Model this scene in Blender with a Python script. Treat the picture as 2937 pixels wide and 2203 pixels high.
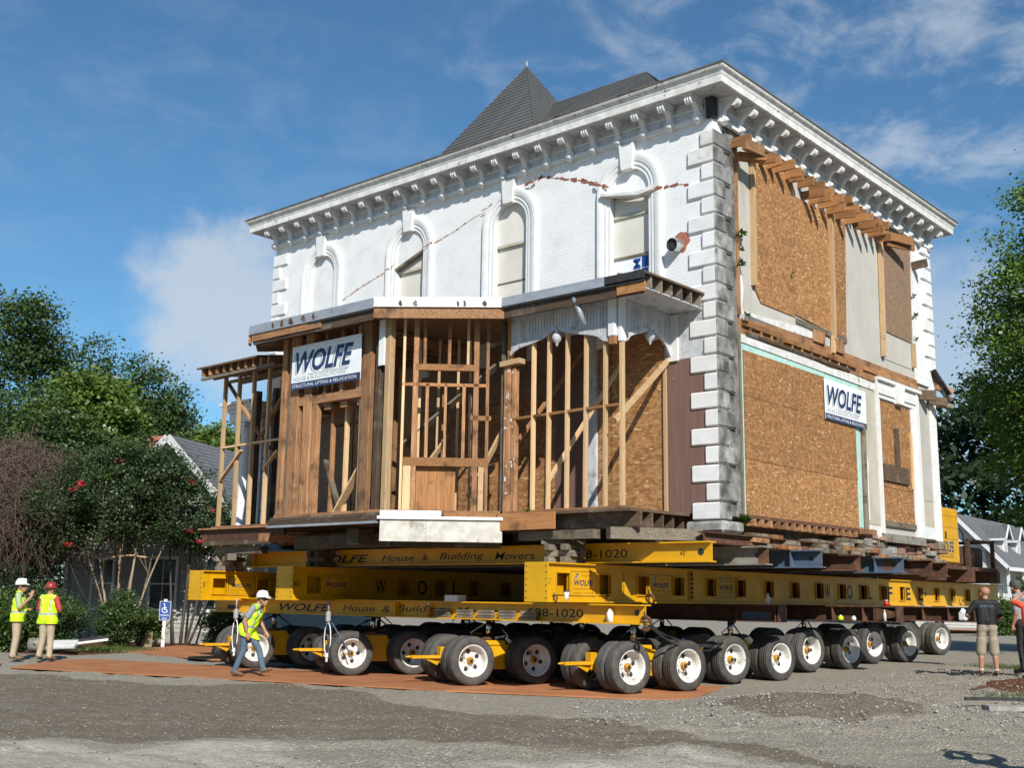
import bpy, math, random
import numpy as np
from mathutils import Vector, Matrix
from math import sin, cos, pi, radians, sqrt
random.seed(7); rng = np.random.default_rng(7)
SC = bpy.context.scene
for _o in list(bpy.data.objects): bpy.data.objects.remove(_o)
COL = SC.collection

# ------------------------------------------------------------------ camera
cam = bpy.data.objects.new('camera', bpy.data.cameras.new('camera')); COL.objects.link(cam)
CAMP = Vector((10.4714, -17.6254, 1.6))
_y, _p, _r = radians(41.111), radians(10.652), radians(0.81)
_f = Vector((-sin(_y), cos(_y), 0)); _rt = Vector((cos(_y), sin(_y), 0)); _u = Vector((0, 0, 1))
_f2 = _f*cos(_p)+_u*sin(_p); _u2 = -_f*sin(_p)+_u*cos(_p)
_r3 = _rt*cos(_r)+_u2*sin(_r); _u3 = -_rt*sin(_r)+_u2*cos(_r)
_m = Matrix((_r3, _u3, -_f2)).transposed().to_4x4(); _m.translation = CAMP
cam.matrix_world = _m
cam.data.lens = 40.05; cam.data.sensor_width = 36; cam.data.clip_start = .1; cam.data.clip_end = 2000
SC.camera = cam

# ------------------------------------------------------------------ sky and sun
SUN_EL = radians(35.0); SUN_TO = Vector((1.40, -1.0, 0)).normalized()
W = bpy.data.worlds.new('World'); SC.world = W; W.use_nodes = True
nt = W.node_tree; nt.nodes.clear()
def nd(t, ty, **k):
    n = t.nodes.new(ty)
    for a, v in k.items():
        if a.startswith('i_'):
            key = a[2:]; key = int(key) if key.isdigit() else key.replace('_', ' ')
            n.inputs[key].default_value = v
        else: setattr(n, a, v)
    return n
def ln(t, a, ao, b, bi): t.links.new(a.outputs[ao], b.inputs[bi])
def mixc(t, fac, a, b, mode='MIX'):
    m = nd(t, 'ShaderNodeMix', data_type='RGBA', blend_type=mode)
    for s, v in ((0, fac), (6, a), (7, b)):
        if isinstance(v, tuple) and hasattr(v[0], 'outputs'): t.links.new(v[0].outputs[v[1]], m.inputs[s])
        elif isinstance(v, (int, float)): m.inputs[s].default_value = v if s == 0 else (v, v, v, 1)
        else: m.inputs[s].default_value = (*v[:3], 1)
    return (m, 2)
def ramp(t, src, lo, hi, a=0., b=1.):
    r = nd(t, 'ShaderNodeMapRange', interpolation_type='SMOOTHSTEP'); r.inputs[1].default_value = lo; r.inputs[2].default_value = hi
    r.inputs[3].default_value = a; r.inputs[4].default_value = b
    t.links.new(src[0].outputs[src[1]], r.inputs[0]); return (r, 0)
def mth(t, op, a, b=0.):
    m = nd(t, 'ShaderNodeMath', operation=op)
    for i, v in ((0, a), (1, b)):
        if isinstance(v, tuple): t.links.new(v[0].outputs[v[1]], m.inputs[i])
        else: m.inputs[i].default_value = v
    return (m, 0)
sky = nd(nt, 'ShaderNodeTexSky', sky_type='NISHITA', sun_disc=False, sun_elevation=SUN_EL,
         sun_rotation=math.atan2(SUN_TO.x, SUN_TO.y), air_density=1.0, dust_density=0.35, ozone_density=2.2, altitude=200)
tc = nd(nt, 'ShaderNodeTexCoord'); sp = nd(nt, 'ShaderNodeSeparateXYZ'); ln(nt, tc, 'Generated', sp, 0)
zz = mth(nt, 'ADD', mth(nt, 'MAXIMUM', (sp, 2), 0.0), 0.18)
cb = nd(nt, 'ShaderNodeCombineXYZ')
for i in (0, 1): nt.links.new(mth(nt, 'DIVIDE', (sp, i), zz)[0].outputs[0], cb.inputs[i])
def noise(t, vec, sc, det=6, rough=.55, dist=0., mapping=None):
    if mapping:
        mp = nd(t, 'ShaderNodeMapping'); mp.inputs['Location'].default_value = mapping[0]; mp.inputs['Rotation'].default_value = mapping[1]; mp.inputs['Scale'].default_value = mapping[2]
        t.links.new(vec[0].outputs[vec[1]], mp.inputs[0]); vec = (mp, 0)
    n = nd(t, 'ShaderNodeTexNoise'); n.inputs['Scale'].default_value = sc; n.inputs['Detail'].default_value = det
    n.inputs['Roughness'].default_value = rough; n.inputs['Distortion'].default_value = dist
    t.links.new(vec[0].outputs[vec[1]], n.inputs['Vector']); return (n, 0)
cl1 = noise(nt, (cb, 0), 1.0, 8, .6, .35, ((3.1, 1.2, 0), (0, 0, .9), (7.5, 7.0, 1)))
big = noise(nt, (cb, 0), .9, 2, .5, 0., ((.62, .35, 0), (0, 0, 0), (1, 1, 1)))
wisp = mth(nt, 'MULTIPLY', ramp(nt, cl1, .42, .72), ramp(nt, big, .30, .6))
dcl = Vector((-.800, .550, .2405)).normalized()
dp = nd(nt, 'ShaderNodeVectorMath', operation='DOT_PRODUCT'); ln(nt, tc, 'Generated', dp, 0); dp.inputs[1].default_value = dcl
cn = noise(nt, (tc, 'Generated'), 16, 8, .58)
cum = ramp(nt, mth(nt, 'ADD', (dp, 1), mth(nt, 'MULTIPLY', mth(nt, 'SUBTRACT', cn, .5), .0072)), .9958, .9990)
dc2 = Vector((-.325, .925, .19)).normalized()
dp2 = nd(nt, 'ShaderNodeVectorMath', operation='DOT_PRODUCT'); ln(nt, tc, 'Generated', dp2, 0); dp2.inputs[1].default_value = dc2
cum2 = ramp(nt, mth(nt, 'ADD', (dp2, 1), mth(nt, 'MULTIPLY', mth(nt, 'SUBTRACT', cn, .5), .012)), .9935, .9995)
dr = nd(nt, 'ShaderNodeVectorMath', operation='DOT_PRODUCT'); ln(nt, tc, 'Generated', dr, 0); dr.inputs[1].default_value = Vector((-.25, .86, .45)).normalized()
clf = mth(nt, 'MAXIMUM', mth(nt, 'MULTIPLY', wisp, ramp(nt, (dr, 1), .86, .985, .12, .6)), mth(nt, 'MAXIMUM', mth(nt, 'MULTIPLY', cum, .8), mth(nt, 'MULTIPLY', cum2, .6)))
SKYG = mixc(nt, 1.0, (sky, 0), (.66, 1.04, 1.2), 'MULTIPLY')
skyc = mixc(nt, clf, SKYG, (6.2, 6.9, 7.7))
bg = nd(nt, 'ShaderNodeBackground'); bg.inputs[1].default_value = .086; nt.links.new(skyc[0].outputs[2], bg.inputs[0])
wo = nd(nt, 'ShaderNodeOutputWorld'); ln(nt, bg, 0, wo, 0)
sun = bpy.data.objects.new('sun', bpy.data.lights.new('sun', 'SUN')); COL.objects.link(sun)
sun.data.energy = 5.0; sun.data.angle = radians(.53); sun.data.color = (1, .968, .905)
_d = -(SUN_TO*cos(SUN_EL)+Vector((0, 0, sin(SUN_EL)))); sun.rotation_euler = _d.to_track_quat('-Z', 'Y').to_euler(); sun.location = (30, -30, 40)
SC.view_settings.view_transform = 'Standard'; SC.view_settings.look = 'None'; SC.view_settings.exposure = .18; SC.view_settings.gamma = 1
SC.render.engine = 'CYCLES'

# ------------------------------------------------------------------ materials
def newmat(name):
    m = bpy.data.materials.new(name); m.use_nodes = True; t = m.node_tree; t.nodes.clear()
    b = nd(t, 'ShaderNodeBsdfPrincipled'); o = nd(t, 'ShaderNodeOutputMaterial'); ln(t, b, 0, o, 0)
    c = nd(t, 'ShaderNodeTexCoord'); return m, t, b, (c, 'Object')
def bumpn(t, b, h, strength, dist=.02):
    n = nd(t, 'ShaderNodeBump'); n.inputs['Strength'].default_value = strength; n.inputs['Distance'].default_value = dist
    t.links.new(h[0].outputs[h[1]], n.inputs['Height']); ln(t, n, 0, b, 'Normal')
def mat(name, c1, c2=None, rough=.7, sc=(6, 6, 6), lo=.35, hi=.65, c3=None, s3=1.3, t3=(.52, .68), rnd=.15, bump=.25, bsc=None, bd=.01, metal=0, spec=.4):
    m, t, b, v = newmat(name)
    c2 = c2 or tuple(x*.72 for x in c1)
    n1 = noise(t, v, 1, 6, .6, .3, ((0, 0, 0), (0, 0, 0), sc))
    col = mixc(t, ramp(t, n1, lo, hi), c1, c2)
    if c3:
        n2 = noise(t, v, s3, 8, .65); col = mixc(t, ramp(t, n2, *t3), col, c3)
    if rnd:
        oi = nd(t, 'ShaderNodeObjectInfo'); f = ramp(t, (oi, 'Random'), 0, 1, 1-rnd, 1+rnd*.6)
        cbn = nd(t, 'ShaderNodeCombineXYZ')
        for i in range(3): t.links.new(f[0].outputs[0], cbn.inputs[i])
        col = mixc(t, 1., col, (cbn, 0), 'MULTIPLY')
    t.links.new(col[0].outputs[col[1]], b.inputs['Base Color'])
    rr = ramp(t, n1, 0, 1, max(0, rough-.12), min(1, rough+.12)); t.links.new(rr[0].outputs[0], b.inputs['Roughness'])
    b.inputs['Metallic'].default_value = metal; b.inputs['Specular IOR Level'].default_value = spec
    if bump: bumpn(t, b, noise(t, v, 1, 5, .6, 0, ((0, 0, 0), (0, 0, 0), bsc or tuple(x*3 for x in sc))), bump, bd)
    return m
def wood(name, c1, c2, c3=None, ax=2, **k):
    s = [34, 34, 34]; s[ax] = 2.2
    return mat(name, c1, c2, sc=tuple(s), lo=.3, hi=.72, rough=.8, c3=c3, rnd=k.pop('rnd', .3), bump=.35, bsc=tuple(s), bd=.006, **k)
MT = {}
for _n, _a in (('z', 2), ('x', 0), ('y', 1)):
    MT['new_'+_n] = wood('pine_new_'+_n, (.68, .47, .26), (.52, .33, .165), (.38, .21, .09), _a, s3=4, t3=(.6, .75))
    MT['old_'+_n] = wood('pine_old_'+_n, (.46, .24, .115), (.24, .115, .05), (.10, .052, .026), _a, s3=2.2, t3=(.5, .72))
    MT['dark_'+_n] = wood('timber_dark_'+_n, (.135, .085, .05), (.065, .042, .026), (.2, .17, .13), _a, s3=1.8)
    MT['grey_'+_n] = wood('timber_grey_'+_n, (.27, .225, .165), (.15, .12, .085), (.08, .06, .042), _a, s3=2.5)
    MT['joist_'+_n] = wood('joist_brown_'+_n, (.42, .2, .075), (.27, .12, .042), (.14, .065, .028), _a, s3=2.5)
MT['white'] = mat('white_paint', (.78, .775, .76), (.7, .69, .67), rough=.5, sc=(3, 3, 3), c3=(.5, .47, .41), s3=9, t3=(.67, .74), rnd=.05, bump=.15)
MT['whitechip'] = mat('white_paint_chipped', (.76, .745, .72), (.6, .58, .54), rough=.6, sc=(5, 5, 5), c3=(.24, .17, .11), s3=6, t3=(.6, .66), rnd=.05, bump=.3)
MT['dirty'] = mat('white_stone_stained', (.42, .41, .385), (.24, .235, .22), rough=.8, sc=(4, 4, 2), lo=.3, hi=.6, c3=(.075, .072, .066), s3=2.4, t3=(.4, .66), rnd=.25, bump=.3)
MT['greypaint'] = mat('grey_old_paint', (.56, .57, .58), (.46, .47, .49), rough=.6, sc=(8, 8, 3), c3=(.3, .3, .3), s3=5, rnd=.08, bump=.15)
MT['tinplate'] = mat('grey_flashing_metal', (.42, .44, .47), (.33, .35, .38), rough=.5, sc=(3, 3, 6), c3=(.2, .12, .08), s3=3, t3=(.62, .72), rnd=.1, metal=.35, bump=.12)
MT['drywall'] = mat('old_plaster', (.5, .47, .42), (.44, .415, .37), rough=.9, sc=(1.5, 1.5, 1), c3=(.42, .38, .3), s3=2, t3=(.62, .8), rnd=.08, bump=.08)
MT['beige'] = mat('beige_plaster', (.5, .465, .385), (.43, .395, .31), rough=.9, sc=(2, 2, 1), c3=(.4, .34, .2), s3=1.6, rnd=.1, bump=.1)
MT['mint'] = mat('mint_green_paint', (.42, .66, .58), (.36, .57, .5), rough=.6, sc=(5, 5, 3), c3=(.62, .66, .6), s3=4, rnd=.06, bump=.08)
MT['brownwall'] = mat('brown_painted_brick', (.2, .115, .09), (.165, .095, .075), rough=.7, sc=(18, 18, .9), c3=(.42, .34, .31), s3=8, t3=(.66, .74), rnd=.05, bump=.2)
MT['blind'] = mat('window_board', (.7, .67, .6), (.64, .61, .54), rough=.7, sc=(2, 2, 2), rnd=.06, bump=.05)
MT['black'] = mat('black_tar_paper', (.02, .02, .02), (.04, .04, .04), rough=.7, sc=(6, 6, 6), rnd=.1)
MT['redbrick'] = mat('exposed_brick', (.36, .13, .08), (.24, .085, .055), rough=.9, sc=(14, 14, 14), c3=(.5, .42, .36), s3=7, t3=(.58, .68), rnd=.25, bump=.5)
MT['pinkbrick'] = mat('old_foundation_brick', (.36, .21, .155), (.25, .14, .1), rough=.9, sc=(9, 9, 9), c3=(.42, .4, .37), s3=4, t3=(.55, .66), rnd=.3, bump=.5)
MT['concrete'] = mat('mortar_block', (.34, .33, .31), (.24, .23, .21), rough=.9, sc=(7, 7, 7), rnd=.2, bump=.4)
MT['yellow'] = mat('yellow_enamel', (.68, .36, .003), (.6, .31, .003), rough=.42, sc=(2.2, 2.2, 2.2), c3=(.3, .14, .02), s3=5, t3=(.64, .8), rnd=.05, bump=.08, spec=.5)
MT['yellow2'] = mat('yellow_dirty', (.56, .27, .005), (.42, .18, .008), rough=.5, sc=(5, 5, 5), c3=(.3, .13, .03), s3=7, t3=(.6, .74), rnd=.08, bump=.15)
MT['rust'] = mat('rusted_steel', (.13, .058, .033), (.085, .042, .026), rough=.75, sc=(8, 8, 8), c3=(.22, .1, .045), s3=3, rnd=.25, bump=.3)
MT['bluesteel'] = mat('worn_blue_steel', (.07, .11, .17), (.1, .14, .19), rough=.6, sc=(4, 4, 8), c3=(.14, .075, .045), s3=2.2, t3=(.5, .62), rnd=.1, bump=.2)
MT['greysteel'] = mat('primed_steel', (.28, .265, .225), (.21, .195, .165), rough=.6, sc=(4, 4, 8), c3=(.2, .1, .06), s3=3, t3=(.55, .66), rnd=.1, bump=.2)
MT['chrome'] = mat('chrome_ram', (.75, .77, .8), (.6, .62, .65), rough=.16, sc=(3, 3, 3), metal=1, rnd=0, bump=0)
MT['darksteel'] = mat('greasy_steel', (.035, .033, .03), (.06, .05, .04), rough=.5, sc=(9, 9, 9), rnd=.2)
MT['rubber'] = mat('tyre_rubber', (.055, .051, .047), (.085, .078, .07), rough=.78, sc=(7, 7, 7), c3=(.15, .125, .1), s3=5, t3=(.54, .8), rnd=.25, bump=.15)
MT['rim'] = mat('white_wheel_paint', (.7, .69, .66), (.6, .58, .53), rough=.38, sc=(6, 6, 6), c3=(.26, .14, .07), s3=6, t3=(.58, .72), rnd=.08, bump=.05)
MT['navy'] = mat('navy_print', (.025, .05, .125), (.02, .042, .11), rough=.5, sc=(3, 3, 3), rnd=0, bump=0)
MT['ink'] = mat('black_lettering', (.02, .02, .022), (.03, .03, .03), rough=.5, sc=(3, 3, 3), rnd=0, bump=0)
MT['dimink'] = mat('faded_brown_lettering', (.3, .15, .02), (.24, .12, .02), rough=.5, sc=(3, 3, 3), rnd=0, bump=0)
MT['greyprint'] = mat('grey_print', (.34, .36, .36), (.28, .3, .3), rough=.5, sc=(3, 3, 3), rnd=0, bump=0)
MT['vinyl'] = mat('white_vinyl', (.84, .85, .86), (.8, .81, .82), rough=.35, sc=(2, 2, 2), rnd=0, bump=.05)
MT['blueprint'] = mat('blue_print', (.015, .07, .3), (.015, .06, .26), rough=.5, sc=(3, 3, 3), rnd=0, bump=0)
MT['plate'] = mat('rusty_road_plate', (.44, .185, .075), (.36, .14, .056), rough=.8, sc=(1.2, 1.2, 1.2), c3=(.24, .11, .06), s3=1.1, t3=(.55, .8), rnd=.14, bump=.2, bsc=(30, 30, 30))
MT['siding'] = mat('grey_clapboard', (.4, .395, .35), (.33, .325, .285), rough=.7, sc=(2, 2, 9), rnd=.05, bump=.1)
MT['siding2'] = mat('pale_clapboard', (.6, .6, .57), (.52, .52, .49), rough=.7, sc=(2, 2, 9), rnd=.05, bump=.1)
MT['glass'] = mat('dark_window_glass', (.03, .04, .05), (.05, .06, .07), rough=.08, sc=(1, 1, 1), rnd=.1, bump=0, spec=.8)
MT['bark'] = mat('pale_bark', (.36, .28, .19), (.22, .16, .105), rough=.9, sc=(20, 20, 3), rnd=.2, bump=.5)
MT['barkd'] = mat('dark_bark', (.1, .075, .055), (.055, .042, .032), rough=.95, sc=(16, 16, 3), rnd=.2, bump=.6)
MT['skirt'] = mat('stained_white_boards', (.62, .59, .53), (.48, .45, .38), rough=.7, sc=(5, 5, 5), c3=(.3, .26, .19), s3=3, t3=(.56, .72), rnd=.05, bump=.2)
MT['twig'] = mat('dead_vine_twig', (.15, .1, .078), (.085, .058, .046), rough=.95, sc=(6, 6, 6), rnd=.2, bump=0)
MT['mulch'] = mat('red_soil', (.2, .085, .045), (.11, .05, .03), rough=.95, sc=(7, 7, 7), c3=(.06, .035, .022), s3=5, rnd=0, bump=.9, bd=.04)
MT['stone'] = mat('crushed_stone', (.42, .395, .35), (.2, .185, .165), rough=.9, sc=(9, 9, 9), rnd=0, bump=.2)
MT['tin'] = mat('shiny_tin', (.7, .72, .74), (.5, .52, .55), rough=.25, sc=(5, 5, 5), metal=.9, rnd=.05, bump=.2)
MT['cardboard'] = mat('paper_white', (.75, .73, .7), (.68, .66, .63), rough=.7, sc=(4, 4, 4), rnd=.05, bump=.05)
MT['plastic'] = mat('milky_plastic', (.72, .74, .74), (.66, .68, .68), rough=.3, sc=(4, 4, 4), rnd=.05, bump=0)
MT['redplastic'] = mat('red_plastic', (.5, .03, .025), (.42, .03, .02), rough=.4, sc=(4, 4, 4), rnd=0, bump=0)

def osb_mat(name, tint=1.0, grey=0.0):
    m, t, b, v = newmat(name)
    cols = []
    for k, (rot, sc) in enumerate((((.5, .2, .15), (11, 13, 40)), ((-.7, .3, .2), (12, 34, 12)))):
        mp = nd(t, 'ShaderNodeMapping'); mp.inputs['Rotation'].default_value = rot; mp.inputs['Scale'].default_value = sc
        t.links.new(v[0].outputs[v[1]], mp.inputs[0])
        vo = nd(t, 'ShaderNodeTexVoronoi'); vo.inputs['Scale'].default_value = 1; ln(t, mp, 0, vo, 'Vector'); cols.append(vo)
    s1 = nd(t, 'ShaderNodeSeparateColor'); ln(t, cols[0], 'Color', s1, 0)
    s2 = nd(t, 'ShaderNodeSeparateColor'); ln(t, cols[1], 'Color', s2, 0)
    f = mth(t, 'ADD', mth(t, 'MULTIPLY', (s1, 0), .6), mth(t, 'MULTIPLY', (s2, 1), .4))
    c = mixc(t, ramp(t, f, .2, .8), (.245*tint, .108*tint, .034*tint), (.43*tint, .222*tint, .088*tint))
    c = mixc(t, ramp(t, (s1, 2), .965, .985), c, (.6*tint, .4*tint, .2*tint))
    big = noise(t, v, 1.1, 7, .6, 0, ((0, 0, 0), (0, 0, 0), (1, .8, 2.6)))
    c = mixc(t, mth(t, 'MULTIPLY', ramp(t, big, .52, .78), .75), c, (.17*tint, .085*tint, .04*tint))
    if grey: c = mixc(t, grey, c, (.25, .19, .145))
    oi = nd(t, 'ShaderNodeObjectInfo'); rf = ramp(t, (oi, 'Random'), 0, 1, .88, 1.08); cc = nd(t, 'ShaderNodeCombineXYZ')
    for i in range(3): t.links.new(rf[0].outputs[0], cc.inputs[i])
    c = mixc(t, 1., c, (cc, 0), 'MULTIPLY')
    t.links.new(c[0].outputs[2], b.inputs['Base Color']); b.inputs['Roughness'].default_value = .75
    bumpn(t, b, f, .3, .004); return m
MT['osb'] = osb_mat('osb_board'); MT['osbgrey'] = osb_mat('osb_weathered', .8, .55)
def brick_paint(name):
    m, t, b, v = newmat(name)
    mp = nd(t, 'ShaderNodeMapping'); mp.inputs['Rotation'].default_value = (radians(90), 0, 0); t.links.new(v[0].outputs[v[1]], mp.inputs[0])
    br = nd(t, 'ShaderNodeTexBrick'); ln(t, mp, 0, br, 'Vector'); br.inputs['Scale'].default_value = 1
    br.inputs['Brick Width'].default_value = .21; br.inputs['Row Height'].default_value = .073; br.inputs['Mortar Size'].default_value = .007; br.inputs['Mortar Smooth'].default_value = .6
    br.inputs['Color1'].default_value = (1, 1, 1, 1); br.inputs['Color2'].default_value = (.8, .8, .8, 1); br.inputs['Mortar'].default_value = (0, 0, 0, 1)
    n1 = noise(t, v, 2.0, 8, .62); n2 = noise(t, v, 22, 6, .65)
    c = mixc(t, ramp(t, n1, .4, .75), (.79, .785, .775), (.70, .695, .68))
    c = mixc(t, ramp(t, n2, .665, .72), c, (.6, .5, .44))
    n3 = noise(t, v, .55, 5, .6); c = mixc(t, mth(t, 'MULTIPLY', ramp(t, n3, .58, .74), .35), c, (.66, .56, .47))
    t.links.new(c[0].outputs[2], b.inputs['Base Color']); b.inputs['Roughness'].default_value = .55
    s = nd(t, 'ShaderNodeSeparateColor'); ln(t, br, 'Color', s, 0)
    h = mth(t, 'ADD', mth(t, 'MULTIPLY', (s, 0), .35), mth(t, 'MULTIPLY', n2, .9)); bumpn(t, b, h, .55, .012)
    return m
MT['brickpaint'] = brick_paint('white_painted_brick')
def shingle_mat(name, c1, c2, rh=.14, bw=.32):
    m, t, b, v = newmat(name)
    uv = nd(t, 'ShaderNodeUVMap'); br = nd(t, 'ShaderNodeTexBrick'); ln(t, uv, 0, br, 'Vector'); br.inputs['Scale'].default_value = 1
    br.inputs['Brick Width'].default_value = bw; br.inputs['Row Height'].default_value = rh; br.inputs['Mortar Size'].default_value = .008
    br.inputs['Color1'].default_value = (*c1, 1); br.inputs['Color2'].default_value = (*c2, 1); br.inputs['Mortar'].default_value = (*(x*.55 for x in c1), 1)
    n1 = noise(t, v, 1.6, 6, .6); c = mixc(t, ramp(t, n1, .4, .75), (br, 0), tuple(x*.75 for x in c2))
    t.links.new(c[0].outputs[2], b.inputs['Base Color']); b.inputs['Roughness'].default_value = .9
    s = nd(t, 'ShaderNodeSeparateColor'); ln(t, br, 'Color', s, 0); bumpn(t, b, mth(t, 'ADD', (br, 1), noise(t, v, 40, 3)), .4, .012); return m
MT['shingle'] = shingle_mat('slate_shingle', (.075, .074, .073), (.115, .112, .108), .17, .34)
MT['shingle2'] = shingle_mat('grey_asphalt_shingle', (.12, .122, .128), (.17, .172, .178))
def leafmat(name, c1, c2, c3=None):
    m, t, b, v = newmat(name); t.nodes.remove(b)
    n1 = noise(t, v, 1.1, 4, .6); n2 = noise(t, v, 9, 2, .5)
    c = mixc(t, ramp(t, n1, .35, .68), c1, c2); c = mixc(t, ramp(t, n2, .45, .72), c, c3 or tuple(x*1.5 for x in c2))
    d = nd(t, 'ShaderNodeBsdfDiffuse'); tr = nd(t, 'ShaderNodeBsdfTranslucent'); gl = nd(t, 'ShaderNodeBsdfGlossy'); gl.inputs['Roughness'].default_value = .45; gl.inputs['Color'].default_value = (.5, .5, .5, 1)
    t.links.new(c[0].outputs[2], d.inputs[0]); c2_ = mixc(t, 1., c, (1.1, 1.25, .5), 'MULTIPLY'); t.links.new(c2_[0].outputs[2], tr.inputs[0])
    m1 = nd(t, 'ShaderNodeMixShader'); m1.inputs[0].default_value = .3; ln(t, d, 0, m1, 1); ln(t, tr, 0, m1, 2)
    m2 = nd(t, 'ShaderNodeMixShader'); m2.inputs[0].default_value = .06; ln(t, m1, 0, m2, 1); ln(t, gl, 0, m2, 2)
    ln(t, m2, 0, [x for x in t.nodes if x.type == 'OUTPUT_MATERIAL'][0], 0); return m
MT['leaf_dark'] = leafmat('oak_leaf', (.04, .078, .02), (.07, .115, .03), (.11, .155, .045))
MT['leaf_mid'] = leafmat('bright_leaf', (.05, .10, .02), (.085, .15, .028), (.14, .2, .04))
MT['leaf_fresh'] = leafmat('fresh_leaf', (.09, .16, .025), (.14, .22, .035), (.2, .22, .06))
MT['leaf_myrtle'] = leafmat('myrtle_leaf', (.035, .07, .024), (.05, .1, .03), (.1, .1, .045))
MT['leaf_maple'] = leafmat('maple_leaf', (.08, .15, .026), (.13, .22, .036), (.22, .3, .07))
MT['leaf_far'] = leafmat('wood_leaf', (.022, .042, .02), (.034, .06, .026), (.05, .08, .032))
MT['flower'] = mat('red_blossom', (.55, .03, .05), (.42, .02, .03), rough=.6, rnd=.1, bump=0)
MT['grass'] = leafmat('grass_blade', (.06, .11, .02), (.09, .14, .03), (.16, .17, .05))
def flat(name, c, rough=.7, v=.12): MT[name] = mat(name, c, tuple(x*(1-v) for x in c), rough=rough, sc=(9, 9, 9), rnd=0, bump=.25, bsc=(25, 25, 12))
flat('skin', (.42, .21, .13), .5); flat('hivis', (.58, .95, .015), .6, .12); flat('silver', (.4, .42, .42), .4); flat('khaki', (.44, .36, .25)); flat('jeans', (.10, .15, .2), .8, .25)
flat('boot', (.16, .095, .05)); flat('redshirt', (.45, .05, .05)); flat('greenshirt', (.36, .45, .24)); flat('greyshirt', (.3, .31, .33)); flat('blackshirt', (.014, .014, .015))
flat('shorts', (.33, .28, .2)); flat('orangeshirt', (.85, .1, .04)); flat('blackpants', (.02, .02, .022)); flat('darkjeans', (.025, .035, .055)); flat('hair', (.12, .09, .07)); flat('capgrey', (.07, .065, .062))
flat('hatwhite', (.86, .86, .84), .3, .04); flat('hatred', (.3, .04, .035), .3); flat('sock', (.8, .8, .78)); flat('white_shoe', (.6, .62, .3))

# ------------------------------------------------------------------ mesh helpers
def V(*a): return Vector(a)
def mesh_np(name, verts, faces_n, loops):
    me = bpy.data.meshes.new(name); nv, nf = len(verts), len(faces_n)
    me.vertices.add(nv); me.vertices.foreach_set('co', np.asarray(verts, np.float32).ravel())
    me.loops.add(len(loops)); me.loops.foreach_set('vertex_index', np.asarray(loops, np.int32))
    me.polygons.add(nf); st = np.concatenate([[0], np.cumsum(faces_n)[:-1]]).astype(np.int32)
    me.polygons.foreach_set('loop_start', st); me.polygons.foreach_set('loop_total', np.asarray(faces_n, np.int32))
    me.update(calc_edges=True); me.validate(); return me
def link(name, me, mats, parent=None, smooth=False):
    for m in (mats if isinstance(mats, (list, tuple)) else [mats]): me.materials.append(MT[m] if isinstance(m, str) else m)
    o = bpy.data.objects.new(name, me); COL.objects.link(o)
    if smooth: me.polygons.foreach_set('use_smooth', [True]*len(me.polygons))
    if parent is not None: o.parent = parent; o.matrix_parent_inverse = parent.matrix_world.inverted() if False else Matrix.Identity(4)
    return o
def tag(o, label=None, cat=None, group=None, kind=None):
    if label: o['label'] = label
    if cat: o['category'] = cat
    if group: o['group'] = group
    if kind: o['kind'] = kind
    return o
def thing(name, label, cat, group=None, loc=(0, 0, 0), rz=0):
    o = bpy.data.objects.new(name, None); COL.objects.link(o); o.location = loc; o.rotation_euler = (0, 0, rz); o.empty_display_size = .2
    return tag(o, label, cat, group)
def sub(name, loc, parent):
    o = bpy.data.objects.new(name, None); COL.objects.link(o); o.location = loc; o.parent = parent; return o
def copy_tree(o, parent=None):
    c = o.copy(); COL.objects.link(c); c.parent = parent
    for ch in list(o.children): copy_tree(ch, c)
    return c
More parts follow.
